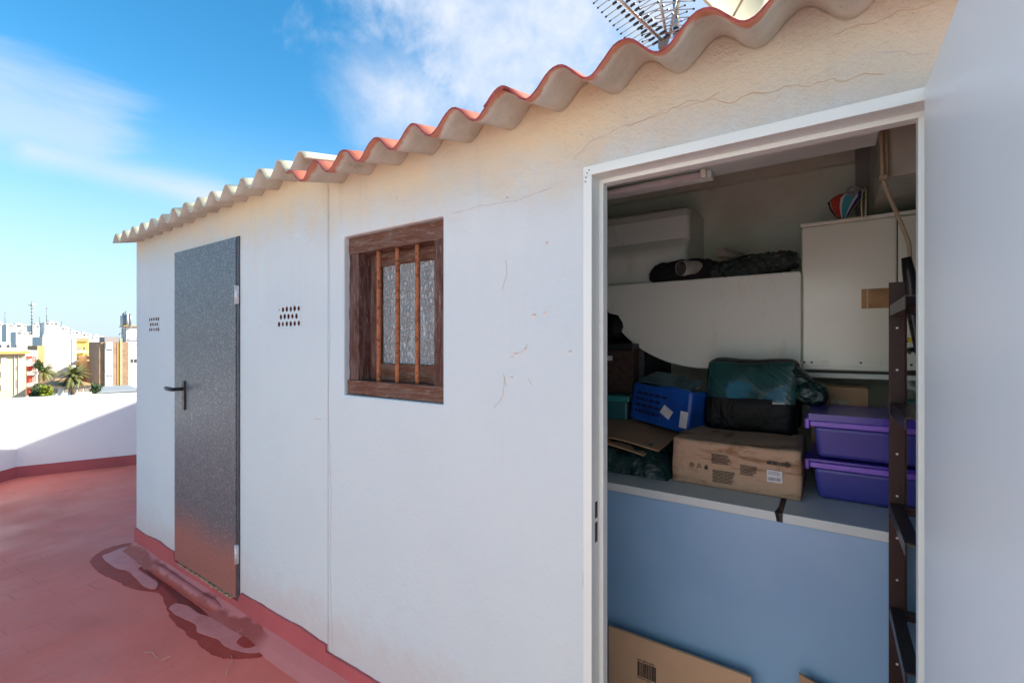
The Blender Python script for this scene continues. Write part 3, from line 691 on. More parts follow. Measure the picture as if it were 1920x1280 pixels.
# ------------------------------------------------------------ pipe, puddle and litter on the terrace
bm = new(); pts = []
for k in range(24):
    t = k / 23; x = -3.80 + 1.02 * t; pts.append((x, YW - .052 + .010 * t * t - .004 * n3((x, 0, 0), 5), FZ + .014 + .004 * n3((x, 4, 0), 7)))
tube(bm, pts, [.022, .034] + [.036 + .003 * n3((p[0], 8, 0), 6) for p in pts[2:-4]] + [.034, .030, .024, .014], 26)
pm = M('wet_red_pipe_paint', (.52, .15, .135), .6, 0, .3); pm.mix(pm.ramp(pm.noise(5, 5, .6), .36, .50), (.34, .055, .035)); pm.mix(pm.ramp(pm.noise(60, 6, .75), .62, .72, 0, .4), (.48, .26, .24)); pm.bump(pm.noise(30, 5, .6), .4, .004)
tag(obj('drain_pipe', bm, fm.m), 'short red painted pipe lying along the foot of the shed wall', 'pipe')
def floorpoly(pts, lift, mat, name, label, cat, amp=.012, th=.0012):
    w_ = [atz(x * .3958, 780 + y * .3953, FZ) for x, y in pts]; n = len(w_); P = []
    for i in range(n):      # Catmull-Rom smoothing
        p0, p1, p2, p3 = w_[i - 1], w_[i], w_[(i + 1) % n], w_[(i + 2) % n]
        for k in range(6):
            t = k / 6; P.append(.5 * ((2 * p1) + (-p0 + p2) * t + (2 * p0 - 5 * p1 + 4 * p2 - p3) * t * t + (-p0 + 3 * p1 - 3 * p2 + p3) * t ** 3))
    P = [q_ for a_, b_ in zip(P, P[1:] + P[:1]) for q_ in (a_, a_.lerp(b_, .34), a_.lerp(b_, .67))]
    P = [p + Vector((n3(p, 14) + .6 * n3(p, 45), n3(p, 14, 4) + .6 * n3(p, 45, 7), 0)) * amp * .75 for p in P]
    bm = new(); prism(bm, [(p.x, p.y) for p in P], lambda u, v, a: (u, v, a), FZ + lift - .001, FZ + lift + th)
    bmesh.ops.triangulate(bm, faces=[f for f in bm.faces if len(f.verts) > 4])
    o = obj(name, bm, mat); return tag(o, label, cat, kind='structure')
floorpoly([(645, 602), (560, 612), (480, 640), (430, 685), (470, 740), (560, 785), (640, 822), (740, 835), (790, 900), (812, 968), (900, 1045), (980, 1112), (1060, 1148), (1180, 1148), (1250, 1134), (1278, 1090), (1250, 1030), (1170, 965), (1040, 870), (900, 770), (740, 670), (700, 625)], .002, WET, 'wet_patch', None, None)
floorpoly([(485, 672), (520, 650), (600, 622), (655, 628), (720, 690), (655, 725), (690, 752), (745, 790), (735, 822), (680, 808), (610, 742), (540, 718)], .006, DRY, 'dried_patch', None, None, .006)
floorpoly([(805, 920), (830, 893), (880, 900), (960, 948), (1035, 958), (1060, 935), (1120, 965), (1140, 1010), (1210, 1050), (1270, 1100), (1200, 1128), (1090, 1108), (1030, 1062), (940, 1030), (925, 990), (850, 955)], .006, DRY, 'dried_patch', None, None, .006)
floorpoly([(1120, 1080), (1150, 1052), (1190, 1045), (1215, 1065), (1205, 1095), (1160, 1105)], .009, WET, 'wet_patch', None, None, .003)
floorpoly([(760, 720), (830, 760), (930, 850), (1020, 930), (1010, 950), (930, 935), (840, 880), (760, 800), (690, 735)], .0055, DEEP, 'water', None, None, .008)
for i, (x, y, l_, a_) in enumerate([(285, 1226, .10, .3), (315, 1232, .05, 1.4), (430, 1246, .16, -.5)]):
    p = atz(x, y, FZ + .004); bm = new(); tube(bm, [p + Vector((cos(a_) * l_ * (t - .5), sin(a_) * l_ * (t - .5) + .01 * sin(t * 5), .003 * sin(t * 3))) for t in (0, .25, .5, .75, 1)], .0012, 6)
    tag(obj('straw', bm, plain('dry_straw', (.55, .40, .28), .8)), ['dry straw stalk lying on the red floor, furthest left', 'tiny dry twig crossing a straw stalk on the floor', 'longest dry straw on the floor, below the wet patch'][i], 'straw')
bm = new()
for k in range(26):
    p = atz(280 + random.uniform(-8, 9), 1052 + random.uniform(-5, 5), FZ + .004); a = random.uniform(0, 6.28); l_ = random.uniform(.015, .045)
    tube(bm, [p, p + Vector((cos(a) * l_ * .5, sin(a) * l_ * .5, .012)), p + Vector((cos(a) * l_, sin(a) * l_, random.uniform(0, .03)))], .0016, 5)
tag(obj('dry_weed', bm, plain('dry_weed_stems', (.38, .32, .18), .9)), 'little tuft of dried weeds at the end of the red pipe', 'weed')

# ------------------------------------------------------------ antenna and dish on the roof
base = Vector((-.92, 3.45, zred(-.92, 3.45)))
an = thing('television_antenna', 'rooftop aluminium television antenna with many rods on a mast above the shed roof', 'antenna', base)
bm = new(); tube(bm, [base + Vector((0, 0, 0)), base + Vector((0, 0, 2.1))], .022, 12); obj('mast', bm, ALU, an)
bm = new(); tube(bm, [base + Vector((0, 0, .95)), base + Vector((0, 0, 1.0))], .024, 12); obj('clamp', bm, BLACK_PL, an); bm = new(); tube(bm, [base + Vector((0, 0, 1.18)), base + Vector((0, 0, 1.22))], .024, 12); obj('clamp', bm, BLACK_PL, an)
def yagi(a, b, nel, lel, mat, plastic):
    a, b = Vector(a), Vector(b); d = (b - a).normalized(); s_ = d.cross(Vector((0, 0, 1))).normalized()
    bm = new(); tube(bm, [a, b], .010, 8); bo = obj('boom', bm, ALU, an)
    for k in range(nel):
        p = a + (b - a) * (k + .5) / nel; l_ = lel * (1 - .3 * k / nel)
        bm = new(); tube(bm, [p - s_ * l_, p + s_ * l_], .0032, 6); 
        if plastic:
            tube(bm, [p + s_ * l_ * .35, p + s_ * l_ * .12], .009, 6, mi=1); tube(bm, [p - s_ * l_ * .35, p - s_ * l_ * .12], .009, 6, mi=1)
        tube(bm, [p - s_ * l_, p - s_ * (l_ - .012)], .006, 6, mi=1); tube(bm, [p + s_ * l_, p + s_ * (l_ - .012)], .006, 6, mi=1)
        obj('element', bm, [ALU, BLACK_PL], bo, recalc=False)
A0 = at(1243, 78, 3.30); A1 = at(1140, -22, 2.75)
yagi(A0, A1, 13, .20, ALU, True)
A2 = at(1252, 80, 3.36); A3 = at(1232, -30, 3.1); yagi(A2, A3, 9, .18, ALU, False)
A4 = at(1255, 70, 3.40); A5 = at(1272, -20, 3.2); yagi(A4, A5, 6, .16, ALU, False)
bm = new(); box(bm, A0.x - .03, A0.x + .03, A0.y - .02, A0.y + .03, A0.z - .05, A0.z + .02); obj('junction_box', bm, plain('grey_box', (.22, .19, .18), .6), an, bevel=.006)
bm = new(); tube(bm, [A0, base + Vector((0, 0, 1.0))], .008, 8); tube(bm, [A2, A5], .006, 8); obj('strut', bm, ALU, an)
# dish
dc = at(1362, -62, 3.6); db = Vector((dc.x + .08, 3.9, zred(dc.x, 3.9)))
ds = thing('satellite_dish', 'cream satellite dish partly hidden behind the crest of the red roof', 'satellite dish', db)
bm = new(); rad = .42; dn = Vector((.80, -.55, .15)).normalized(); du = dn.cross(Vector((0, 0, 1))).normalized(); dv = du.cross(dn)
rings = []
for j in range(9):
    r = rad * j / 8; dep = -.09 * (1 - (j / 8) ** 2)
    rings.append([bm.verts.new(dc + dn * dep + (du * cos(2 * pi * k / 40) * r + dv * sin(2 * pi * k / 40) * r * 1.08)) for k in range(40 if j else 1)])
for k in range(40): bm.faces.new((rings[0][0], rings[1][k], rings[1][(k + 1) % 40]))
for j in range(1, 8):
    for k in range(40): bm.faces.new((rings[j][k], rings[j + 1][k], rings[j + 1][(k + 1) % 40], rings[j][(k + 1) % 40]))
o = obj('dish', bm, CREAM, ds, smooth=True); sm = o.modifiers.new('s', 'SOLIDIFY'); sm.thickness = .012
bm = new(); tube(bm, [db, Vector((db.x, db.y, dc.z - .1)), dc - dn * .12], .022, 10); obj('mount', bm, ALU, ds)
bm = new(); tube(bm, [dc - dv * rad * .95, dc + dn * .5 - dv * .1], .009, 8); tube(bm, [dc + dn * .48 - dv * .1, dc + dn * .56 - dv * .08], .03, 12); obj('feed_arm', bm, ALU, ds)

# ------------------------------------------------------------ inside the room
CZ = -.60; CY = 1.908
ct = thing('storage_counter', 'pale blue grey built-in cupboard with a slab top carrying the boxes', 'counter', (-.4, CY + .3, FZ))
JX = at(1462, 940, CY).x
bm = new(); box(bm, -1.80, .96, CY + .008, 2.85, FZ, CZ - .0375); obj('front_panel', bm, PANEL, ct, bevel=.002)
bm = new(); box(bm, -1.80, -.849, CY - .006, 2.86, CZ - .034, CZ); obj('countertop', bm, COUNTER, ct, bevel=.003); bm = new(); box(bm, -.845, JX - .009, CY - .006, 2.86, CZ - .034, CZ); obj('countertop', bm, COUNTER, ct, bevel=.003)
bm = new(); box(bm, JX + .009, .96, CY - .006, 2.86, CZ - .034, CZ); obj('countertop', bm, COUNTER, ct, bevel=.003)
bm = new(); box(bm, JX - .007, JX + .007, CY + .004, 2.85, CZ - .036, CZ - .004)
tube(bm, [(JX - .006, CY - .004, CZ - .03), (JX - .012, CY - .006, CZ + .0), (JX - .006, CY + .03, CZ + .002)], .004, 8)
obj('joint_strip', bm, plain('dark_rubber_strip', (.035, .022, .02), .6), ct)

# brown printed carton in the middle of the counter
bx0, bx1, by = -.57, -.087, 2.077
b1 = thing('cardboard_box', 'long water-stained brown carton with black arrow, symbols and barcode label on counter', 'box', (-.33, by + .2, CZ))
obj('carton', rbox(bx1 - bx0, .42, .192, 14, .007, .008, 3, T((bx0 + bx1) / 2, by + .21, CZ), .004, 8), CARDW, b1, smooth=True)
U, V = Vector((1, 0, 0)), Vector((0, 0, 1)); yf = by - .0055
def fpt(px, py): q = at(px, py, yf); return q.x, q.z
bm = new()
def rect(bm, x0, x1, z0, z1, y=yf, th=.0012): plate(bm, (0, y, 0), U, V, x0, x1, z0, z1, th)
ax, az = fpt(1438, 868); aw = fpt(1484, 868)[0] - ax; az = fpt(1460, 869)[1]
B1 = b1
for a, b in ((0, .20), (.225, .42), (.60, .68), (.70, .80)): rect(bm, ax + aw * a, ax + aw * b, az - .0065, az + .0065)
for k in range(3): rect(bm, ax + aw * (.46 + .04 * k), ax + aw * (.48 + .04 * k), az - .006, az + .006)
vs = [bm.verts.new(q) for q in ((ax + aw * .8, yf - .001, az + .013), (ax + aw * .8, yf - .001, az - .013), (ax + aw * 1.02, yf - .001, az))]; bm.faces.new(vs)
obj('arrow_print', bm, INK, b1)
# recycling signs
def ringm(bm, cx, cz, r, n, w_, gap=.15):
    for k in range(n):
        a0, a1 = 2 * pi * k / n + pi / 2, 2 * pi * (k + 1) / n + pi / 2
        p, q = Vector((cx + r * cos(a0), yf - .001, cz + r * sin(a0))), Vector((cx + r * cos(a1), yf - .001, cz + r * sin(a1))); d = q - p
        tube(bm, [p + d * gap * .5, q - d * gap * .5], w_, 4)
bm = new(); x, z = fpt(1297, 871); ringm(bm, x, z, .009, 10, .0009, 0); rect(bm, x - .001, x + .001, z - .006, z + .006); rect(bm, x - .005, x + .004, z + .001, z + .003)
obj('symbol', bm, INK, b1); bm = new(); x, z = fpt(1311, 873); ringm(bm, x, z, .011, 3, .001); obj('symbol', bm, INK, b1); bm = new()
x, z = fpt(1324, 875); rect(bm, x - .007, x + .007, z - .010, z + .002); ringm(bm, x, z + .006, .0035, 8, .0009, 0)
obj('symbol', bm, INK, b1)
# blocks of small print
rs = random.Random(3)
def printblock(bm, x0, x1, z1, n, pitch, h, y=yf):
    for r in range(n):
        xx = x0; end = x0 + (x1 - x0) * rs.uniform(.75, 1)
        while xx < end:
            l_ = rs.uniform(.003, .009); rect(bm, xx, min(xx + l_, end), z1 - r * pitch - h, z1 - r * pitch, y); xx += l_ + .0015
bm = new(); xa, za = fpt(1334, 850); xb = fpt(1372, 850)[0]; printblock(bm, xa, xb, za, 8, .0052, .0024)
obj('print', bm, INK, b1); bm = new(); xa, za = fpt(1336, 880); xb = fpt(1378, 880)[0]; printblock(bm, xa, xb, za, 9, .0058, .0028)
obj('print', bm, INK, b1); bm = new(); xa, za = fpt(1388, 871); xb = fpt(1420, 871)[0]; printblock(bm, xa, xb, za, 7, .0060, .0028)
obj('print', bm, INK, b1)
bm = new(); xa, za = fpt(1438, 880); xb = fpt(1467, 880)[0]; rect(bm, xa, xb, za - .046, za, yf + .0005); obj('label', bm, PAPER, b1)
bm = new()
for k in range(13): rect(bm, xa + .004 + k * (xb - xa - .008) / 13, xa + .004 + (k + rs.uniform(.3, .75)) * (xb - xa - .008) / 13, za - .040, za - .027, yf - .001)
printblock(bm, xa + .004, xb - .004, za - .005, 3, .005, .002, yf - .001); obj('print', bm, GREYINK, b1)

# bagged box on top
gx0, gx1, gy = -.505, -.120, 2.39
b2 = thing('bagged_box', 'bulky box wrapped in taut dark green bin liner on the stained carton', 'bagged box', (-.31, gy + .2, CZ + .19))
bm = rbox(gx1 - gx0, .36, .335, 16, .010, .03, 9, None, 0, 7)
for v in bm.verts:
    if v.co.y < 0 and v.co.z > .14: v.co.y += (v.co.z - .14) * .36
    v.co = T((gx0 + gx1) / 2, gy + .18, CZ + .190) @ v.co
fin(bm)
for f in bm.faces:
    f.material_index = 1 if f.normal.y < -.5 and f.calc_center_median().z > CZ + .19 + .15 else 0  # paler green on the sloped front carries the sky's sheen in the colour
obj('wrapping', bm, [BAGB, BAGW], b2, smooth=True)
bm = blobm(.055, .05, .045, .014, 30, 4, T(gx1 + .055, gy + .06, CZ + .19 + .19), .8, 4); tube(bm, [(gx1 - .02, gy + .10, CZ + .46), (gx1 + .03, gy + .08, CZ + .42), (gx1 + .07, gy + .05, CZ + .375)], [.05, .035, .022], 12)
obj('bag_knot', bm, BAG, b2, smooth=True)

# blue carton, turned and leaning
bl = thing('blue_carton', 'scuffed bright blue printed carton with a pale paper label, left of the bagged box', 'box', (-.78, 2.5, CZ + .19))
a = at(1178, 713, 2.44); b = at(1290, 737, 2.33); ang = math.atan2(b.y - a.y, b.x - a.x); wdt = (Vector((b.x, b.y)) - Vector((a.x, a.y))).length
a_lo = at(1175, 790, 2.44)
hgt = .205; MB_ = T(a.x, a.y, a.z - hgt, ang, R(-3), R(6))
bm = rbox(wdt, .26, hgt, 12, .016, .01, 21, MB_ @ Matrix.Translation((wdt / 2, .13, 0)), .0, 8); fin(bm)
for f in bm.faces:
    if f.normal.z > .6: f.material_index = 1
obj('carton', bm, [BLUEB, BLUETOP], bl, smooth=True)
Ub = (MB_.to_3x3() @ Vector((1, 0, 0))); Vb = (MB_.to_3x3() @ Vector((0, 0, 1))); Pb = MB_ @ Vector((0, -.011, 0))
bm = new()
for r in range(4):
    xx = .045
    while xx < wdt * .55:
        l_ = rs.uniform(.012, .035); plate(bm, Pb, Ub, Vb, xx, xx + l_, hgt * .72 - r * .032, hgt * .72 - r * .032 + .014, .001); xx += l_ + .008
obj('print', bm, BLUEINK, bl)
bm = new(); c2 = Pb + Ub * wdt * .66 + Vb * hgt * .42; q1 = (Ub * .9 - Vb * .45).normalized(); q2 = (Ub * .45 + Vb * .9).normalized(); plate(bm, c2 - Ub.cross(Vb) * -.002, q1, q2, -.03, .03, -.024, .024, .001)
plate(bm, Pb + Ub * (wdt - .045), Ub, Vb, 0, .04, .03, .11, .001); obj('label', bm, PAPER, bl)
bm = new(); plate(bm, MB_ @ Vector((0, .02, hgt + .004)), Ub, (MB_.to_3x3() @ Vector((0, .95, .3))).normalized(), .02, wdt * .55, 0, .17, .004); plate(bm, MB_ @ Vector((0, .01, hgt + .006)), Ub, (MB_.to_3x3() @ Vector((0, .93, .36))).normalized(), wdt * .58, wdt * .95, 0, .12, .004)
obj('flap', bm, BLUETOP, bl)

# dark box, teal box, black bag behind on the left
o_ = at(1187, 690, 2.62)
sb = thing('storage_box', 'dark brown box with black lid and small red and white label at doorway left', 'box', (o_.x - .2, 2.8, -.29))
bm = new(); box(bm, o_.x - .42, o_.x, 2.62, 2.95, -.29, -.035); obj('body', bm, BROWNBOX, sb, bevel=.006)
bm = new(); box(bm, o_.x - .43, o_.x + .008, 2.608, 2.96, -.040, .005); obj('lid', bm, DKLID, sb, bevel=.008)
bm = new(); rect(bm, o_.x - .36, o_.x - .125, -.098, -.070, 2.617); obj('label', bm, PAPER, sb)
bm = new(); rect(bm, o_.x - .35, o_.x - .168, -.094, -.076, 2.616); obj('print', bm, REDP, sb)
tb = thing('teal_storage_box', 'teal plastic tub with lid under the dark brown box at doorway left', 'storage tub', (-.95, 2.6, CZ + .12))
o2 = at(1178, 740, 2.50)
bm = new(); box(bm, o2.x - .40, o2.x - .01, 2.51, 2.93, CZ + .125, -.325); obj('body', bm, TEALD, tb, bevel=.012)
bm = new(); box(bm, o2.x - .415, o2.x + .004, 2.498, 2.945, -.326, -.292); obj('lid', bm, TEAL, tb, bevel=.006)
bb = blobm(.13, .12, .12, .012, 12, 3, T(-1.13, 2.80, .105), .8, 4); o = obj('black_bag', bb, BAGB, None, smooth=True); tag(o, 'rounded black bin bag standing on the dark brown box', 'bag')
# pile under the blue carton: folded cardboard over a flat black bag
def lump(name, x0, x1, y0, y1, z0, z1, mat, label, cat, seed, amp=.02, tilt=0):
    bm = new(); nx, ny = 44, 30; g = []
    for j in range(ny + 1):
        row = []
        for i in range(nx + 1):
            u, v = i / nx, j / ny; x = x0 + (x1 - x0) * u; y = y0 + (y1 - y0) * v
            ed = min(1, min(u, 1 - u) * 7) ** .5 * min(1, min(v, 1 - v) * 7) ** .5
            rdg = 1 - abs(n3((x, y * 1.5, 0), 14, seed)) * 2
            row.append(bm.verts.new((x + .01 * n3((x, y, 0), 12, seed), y + .012 * n3((x, y, 1), 10, seed), z0 + ((z1 - z0) + amp * (rdg - .5) + tilt * (u - .5)) * ed)))
        g.append(row)
    for j in range(ny):
        for i in range(nx): bm.faces.new((g[j][i], g[j][i + 1], g[j + 1][i + 1], g[j + 1][i]))
    bt = [bm.verts.new((x, y, z0 - .0005)) for x, y in ((x0, y0), (x1, y0), (x1, y1), (x0, y1))]; bm.faces.new(bt[::-1])
    return tag(obj(name, bm, mat, None, smooth=True), label, cat)
lump('bin_liner', -1.30, -.585, 2.06, 2.70, CZ + .001, CZ + .115, BAG, 'flattened dark green bin liner at the left end of the counter', 'bag', 5, .05)
for i, (x0, x1, y, zz, rz, lab) in enumerate([(-1.25, -.64, 2.13, CZ + .135, .10, 'upper sheet of folded cardboard on the dark liner'), (-1.25, -.70, 2.105, CZ + .112, .03, 'lower sheet of folded cardboard on the dark liner')]):
    bm = new(); n = 16
    for k in range(n):
        pass
    pr = None
    for k in range(n + 1):
        t = k / n; x = x0 + (x1 - x0) * t; dz = .012 * sin(t * 3.1) - .035 * max(0, t - .6) ** 1.2 * 2
        cur = [bm.verts.new((x, y - .02 * t, zz + dz)), bm.verts.new((x, y - .02 * t, zz + dz + .006)), bm.verts.new((x, y + .42, zz + .03 + dz)), bm.verts.new((x, y + .42, zz + .024 + dz))]
        if pr:
            for q in range(4): bm.faces.new((pr[q], cur[q], cur[(q + 1) % 4], pr[(q + 1) % 4]))
        else: bm.faces.new(cur)
        pr = cur
    bm.faces.new(pr[::-1]); tag(obj('folded_cardboard', bm, CARD), lab, 'cardboard')

# violet crates
def crate(z0, h, lab, top):
    x0, x1, y0, y1 = -.052, .50, 2.15, 2.52
    t = thing('purple_storage_box', lab, 'storage box', ((x0 + x1) / 2, (y0 + y1) / 2, z0), 'stacked purple storage boxes')
    bm = new(); tp = .014
    lo = [(x0 + tp, y0 + tp), (x1 - tp, y0 + tp), (x1 - tp, y1 - tp), (x0 + tp, y1 - tp)]; hi = [(x0, y0), (x1, y0), (x1, y1), (x0, y1)]
    A = [bm.verts.new((*p, z0 + .002)) for p in lo]; B = [bm.verts.new((*p, z0 + h - .035)) for p in hi]; bm.faces.new(A[::-1]); bm.faces.new(B)
    for i in range(4): bm.faces.new((A[i], A[(i + 1) % 4], B[(i + 1) % 4], B[i]))
    obj('body', bm, PURP, t, bevel=.016, seg=3)
    bm = new(); box(bm, x0 - .012, x1 + .012, y0 - .012, y1 + .012, z0 + h - .036, z0 + h - .014); obj('rim', bm, PURL, t, bevel=.004)
    bm = new(); box(bm, x0 - .016, x1 + .008, y0 - .004, y1 + .008, z0 + h - .0135, z0 + h + (.012 if top else -.003)); 
    if top:
        for k in range(52): box(bm, x0 + .005 + k * .0104, x0 + .009 + k * .0104, y0 - .0062, y0 - .003, z0 + h - .013, z0 + h + .008)
    obj('lid', bm, PURD, t, bevel=.002 if not top else 0)
    bm = new(); box(bm, x0 - .030, x0 - .013, y0 + .01, y0 + .16, z0 + h - .05, z0 + h - .008); obj('clip', bm, PURL, t, bevel=.005)
crate(CZ + .001, .158, 'lower of the two stacked purple plastic storage boxes', False)
crate(CZ + .160, .158, 'upper of the two stacked purple boxes, with ribbed lid', True)
s_ = at(1628, 735, 2.62); s0 = at(1522, 735, 2.62)
sc_ = thing('small_cardboard_box', 'small brown carton with taped labels behind the purple boxes', 'box', ((s_.x + s0.x) / 2, 2.7, -.30))
bm = rbox(s_.x - s0.x, .20, .40, 6, .003, .004, 5, T((s_.x + s0.x) / 2, 2.72, CZ + .001)); obj('carton', bm, CARD, sc_)
bm = new(); rect(bm, s0.x + .004, s0.x + .055, CZ + .28, CZ + .355, 2.615); rect(bm, s0.x + .075, s0.x + .145, CZ + .27, CZ + .345, 2.615); obj('label', bm, plain('faded_label', (.42, .36, .24), .5, 0, .4, 40), sc_)
tag(obj('plastic_tray', rbox(.5, .2, .10, 4, .001, .01, 2, T(.50, 2.74, CZ + .25)), TEAL, None), 'turquoise tray edge showing behind the purple boxes', 'tray')

# water tank with its moulded lid, on brackets
tk = thing('water_tank', 'large off-white moulded water tank with curved lower left corner', 'tank', (-.65, 2.98, -.13))
cx, cz_, rx, rz_ = -.56, .43, .625, .565; outl = []
for k in range(25):
    a = pi + .125 + (pi / 2 - .125) * k / 24; outl.append((cx + rx * cos(a), cz_ + rz_ * sin(a)))
outl += [(-.128, cz_ - rz_ + .004), (-.116, cz_ - rz_ + .02), (-.116, .352), (-.126, .362)]
bm = new(); prism(bm, outl, lambda u, v, a: (u, a, v), 2.70, 3.295); obj('tank_body', bm, TANK, tk, bevel=.022, seg=3)
bm = new(); prof = [(2.80, .3632), (2.80, .56), (2.865, .635), (2.87, .77), (2.90, .82), (2.96, .85), (3.295, .85), (3.295, .3632)]
prism(bm, prof, lambda u, v, a: (a, u, v), -1.30, -.69)
obj('tank_lid', bm, TANK, tk, bevel=.03, seg=4)
bm = new(); box(bm, -.95, -.91, 2.72, 3.29, CZ + .001, -.02); obj('stand', bm, DARK_GREY, tk); bm = new(); box(bm, -.20, -.16, 2.72, 3.29, CZ + .001, cz_ - rz_ - .001); obj('stand', bm, DARK_GREY, tk)
# things lying along the tank ledge
r1 = at(1275, 490, 2.66)
bm = blobm(.20, .055, .062, .012, 16, 2, T(at(1283, 485, 2.74).x, 2.76, .415, 0, 0, 0), .75, 5)
for v in bm.verts: v.co.z -= max(0, -.85 - v.co.x + .0) * .35
tag(obj('black_cloth_roll', bm, plain('black_cloth', (.008, .009, .012), .9, 0, .3, 30, .4), None, smooth=True), 'rolled black cloth lying at the left on the tank ledge', 'cloth roll')
bm = blobm(.205, .05, .050, .020, 22, 8, T(at(1410, 492, 2.74).x, 2.75, .411, 0, 0, R(-5)), .6, 5)
tag(obj('wrapped_bundle', bm, mk_bag('crinkled_green_liner', (.004, .020, .015), sc=30), None, smooth=True), 'long bundle wrapped in crinkled dark green plastic on tank ledge', 'bundle')
la, lb_ = at(1276, 503, 2.62), at(1322, 500, 2.78)
tr = thing('spotlight', 'silver reflector lamp lying on the tank ledge before black roll', 'lamp', (la.x, la.y, la.z - .045))
d = (lb_ - la).normalized(); bm = new(); tube(bm, [la, la + d * .03, la + d * .06, lb_], [.040, .043, .038, .034], 24, cap=False); obj('housing', bm, plain('lamp_housing', (.55, .52, .50), .4, .3), tr, smooth=True)
bm = new(); tube(bm, [la + d * .006, la + d * .025], [.038, .012], 24); m_ = M('faceted_reflector', (.10, .10, .09), .15, .6); m_.bump(m_.vor(120), 1, .01); obj('reflector', bm, m_.m, tr)
bm = new(); q = at(1347, 472, 2.84); tube(bm, [q, q + Vector((.10, .16, -.02))], .026, 16); tube(bm, [q - Vector((.0, .002, 0)), q + Vector((.001, .002, 0))], .012, 12)
tag(obj('paper_roll', bm, plain('dusty_roll', (.42, .38, .34), .8), None, bevel=.004), 'small pale roll end peeping above the black cloth on ledge', 'roll')

# boiler
by_ = 2.75; X0 = at(1503, 560, by_).x; XS = at(1683, 560, by_).x; X1 = X0 + .57
zb, zt = at(1506, 693, by_).z, at(1503, 427, by_).z
bo = thing('boiler', 'cream enamelled wall boiler with its cover seam, above the purple boxes', 'boiler', (X0 + .25, by_ + .25, zb))
bm = new(); box(bm, X0, XS - .002, by_, 3.20, zb, zt); obj('cover', bm, BOILER, bo, bevel=.008)
bm = new(); box(bm, XS + .002, X1, by_ + .003, 3.20, zb + .01, zt - .002); obj('cover', bm, BOILER, bo, bevel=.004)
bm = new(); box(bm, XS - .002, XS + .002, by_ + .012, 3.19, zb + .02, zt - .01); box(bm, X0 + .02, X0 + .44, by_ + .002, by_ + .03, zb - .012, zb - .001); obj('seam', bm, INK, bo)
bm = new(); box(bm, X0 - .006, X1, by_ - .006, 3.2, zt + .001, zt + .020); obj('top_cap', bm, BOILER, bo, bevel=.006)
bm = new(); box(bm, X0 - .002, X1, by_ - .004, 3.2, zb - .036, zb - .013); box(bm, X0 + .002, X1, by_ - .001, by_ + .005, zb + .018, zb + .021); obj('bottom_rail', bm, WHITE_METAL, bo, bevel=.003)
for px in (1548, 1656):
    q = at(px, 675, by_); bm = new(); box(bm, q.x - .012, q.x + .012, by_ - .006, by_ + .002, zb + .030, zb + .045); obj('clip', bm, BOILER, bo, bevel=.002)
bm = new()
for px, py in ((1508, 679), (1522, 679), (1614, 680), (1700, 640), (1706, 662), (1709, 684)): q = at(px, py, by_ - .002); tube(bm, [(q.x, by_ - .003, q.z), (q.x, by_ + .004, q.z)], .005, 8)
obj('screw', bm, INK, bo)
w0, w1 = at(1615, 540, by_), at(1664, 577, by_)
bm = new(); box(bm, w0.x, w1.x + .012, by_ - .004, by_ + .002, w1.z, w0.z - .006); obj('control_window', bm, plain('amber_recess', (.42, .24, .08), .5, 0, .4, 14), bo)
bm = new(); box(bm, w0.x + .02, w0.x + .026, by_ - .0055, by_, w1.z + .002, w0.z - .01); obj('window_bar', bm, plain('tan_plastic', (.6, .42, .27), .5), bo)
for px, py in ((1701, 572), (1706, 637)):
    q = at(px, py, by_ - .0); bm = new(); box(bm, q.x - .022, q.x + .035, by_ - .002, by_ + .004, q.z - .011, q.z + .011); obj('sticker', bm, YEL, bo)
bm = new()
for px, py in ((1700, 592), (1706, 657)):
    q = at(px, py, by_); tube(bm, [q + Vector((-.01, 0, 0)), q + Vector((.01, -.04, .006)), q + Vector((.06, -.05, -.03)), q + Vector((.10, -.04, -.08))], .012, 10)
obj('hose', bm, BLACK_PL, bo)
bm = new(); q = at(1700, 705, 2.9); tube(bm, [q + Vector((0, 0, .05)), q + Vector((0, 0, -.02)), q + Vector((.01, 0, -.05)), q + Vector((.04, 0, -.06)), q + Vector((.3, 0, -.06))], .018, 12); obj('water_pipe', bm, WHITE_METAL, bo)

# striped drawstring bag on the boiler: rounded gathered pouch lying with its mouth up and to the right
g0 = at(1583, 378, 2.84); gz = zt + .020
gb = thing('drawstring_bag', 'small striped drawstring bag in red, turquoise, navy and green on the boiler', 'bag', (g0.x, 2.84, gz))
cols = [((.12, .008, .025), 'maroon'), ((.42, .05, .03), 'orange red'), ((.05, .34, .42), 'turquoise'), ((.015, .03, .16), 'navy'), ((.10, .20, .02), 'green'), ((.62, .60, .60), 'white'), ((.012, .012, .02), 'black')]
cm = [plain('cloth_' + n_.replace(' ', '_'), c_, .85, 0, .15, 60) for c_, n_ in cols]
bm = new(); NS, NR = 84, 26; mouth = Vector((.045, -.045, .118)); hb_ = .098; grid = []
for j in range(NR + 1):
    t = j / NR; row = []
    rr = .078 * (sin(min(1, t * 1.15 + .10) * pi * .5) if t < .55 else cos((t - .55) / .45 * pi * .42) ** 1.0)
    c_ = Vector((0, 0, 0)).lerp(mouth, t ** 1.2) + Vector((-.012 * sin(t * pi), 0, .0))
    c_.z = .004 + t ** .8 * .150 if t < .8 else .004 + .8 ** .8 * .15 + (t - .8) * .05
    for k in range(NS):
        a = 2 * pi * k / NS; r2 = rr * (1 + .10 * t * cos(a * 10)) * (1 + .05 * n3((cos(a), sin(a), t), 3))
        row.append(bm.verts.new((g0.x - .005 + c_.x + r2 * cos(a) * .95, 2.84 + c_.y * .6 + r2 * sin(a) * .8, gz + c_.z)))
    grid.append(row)
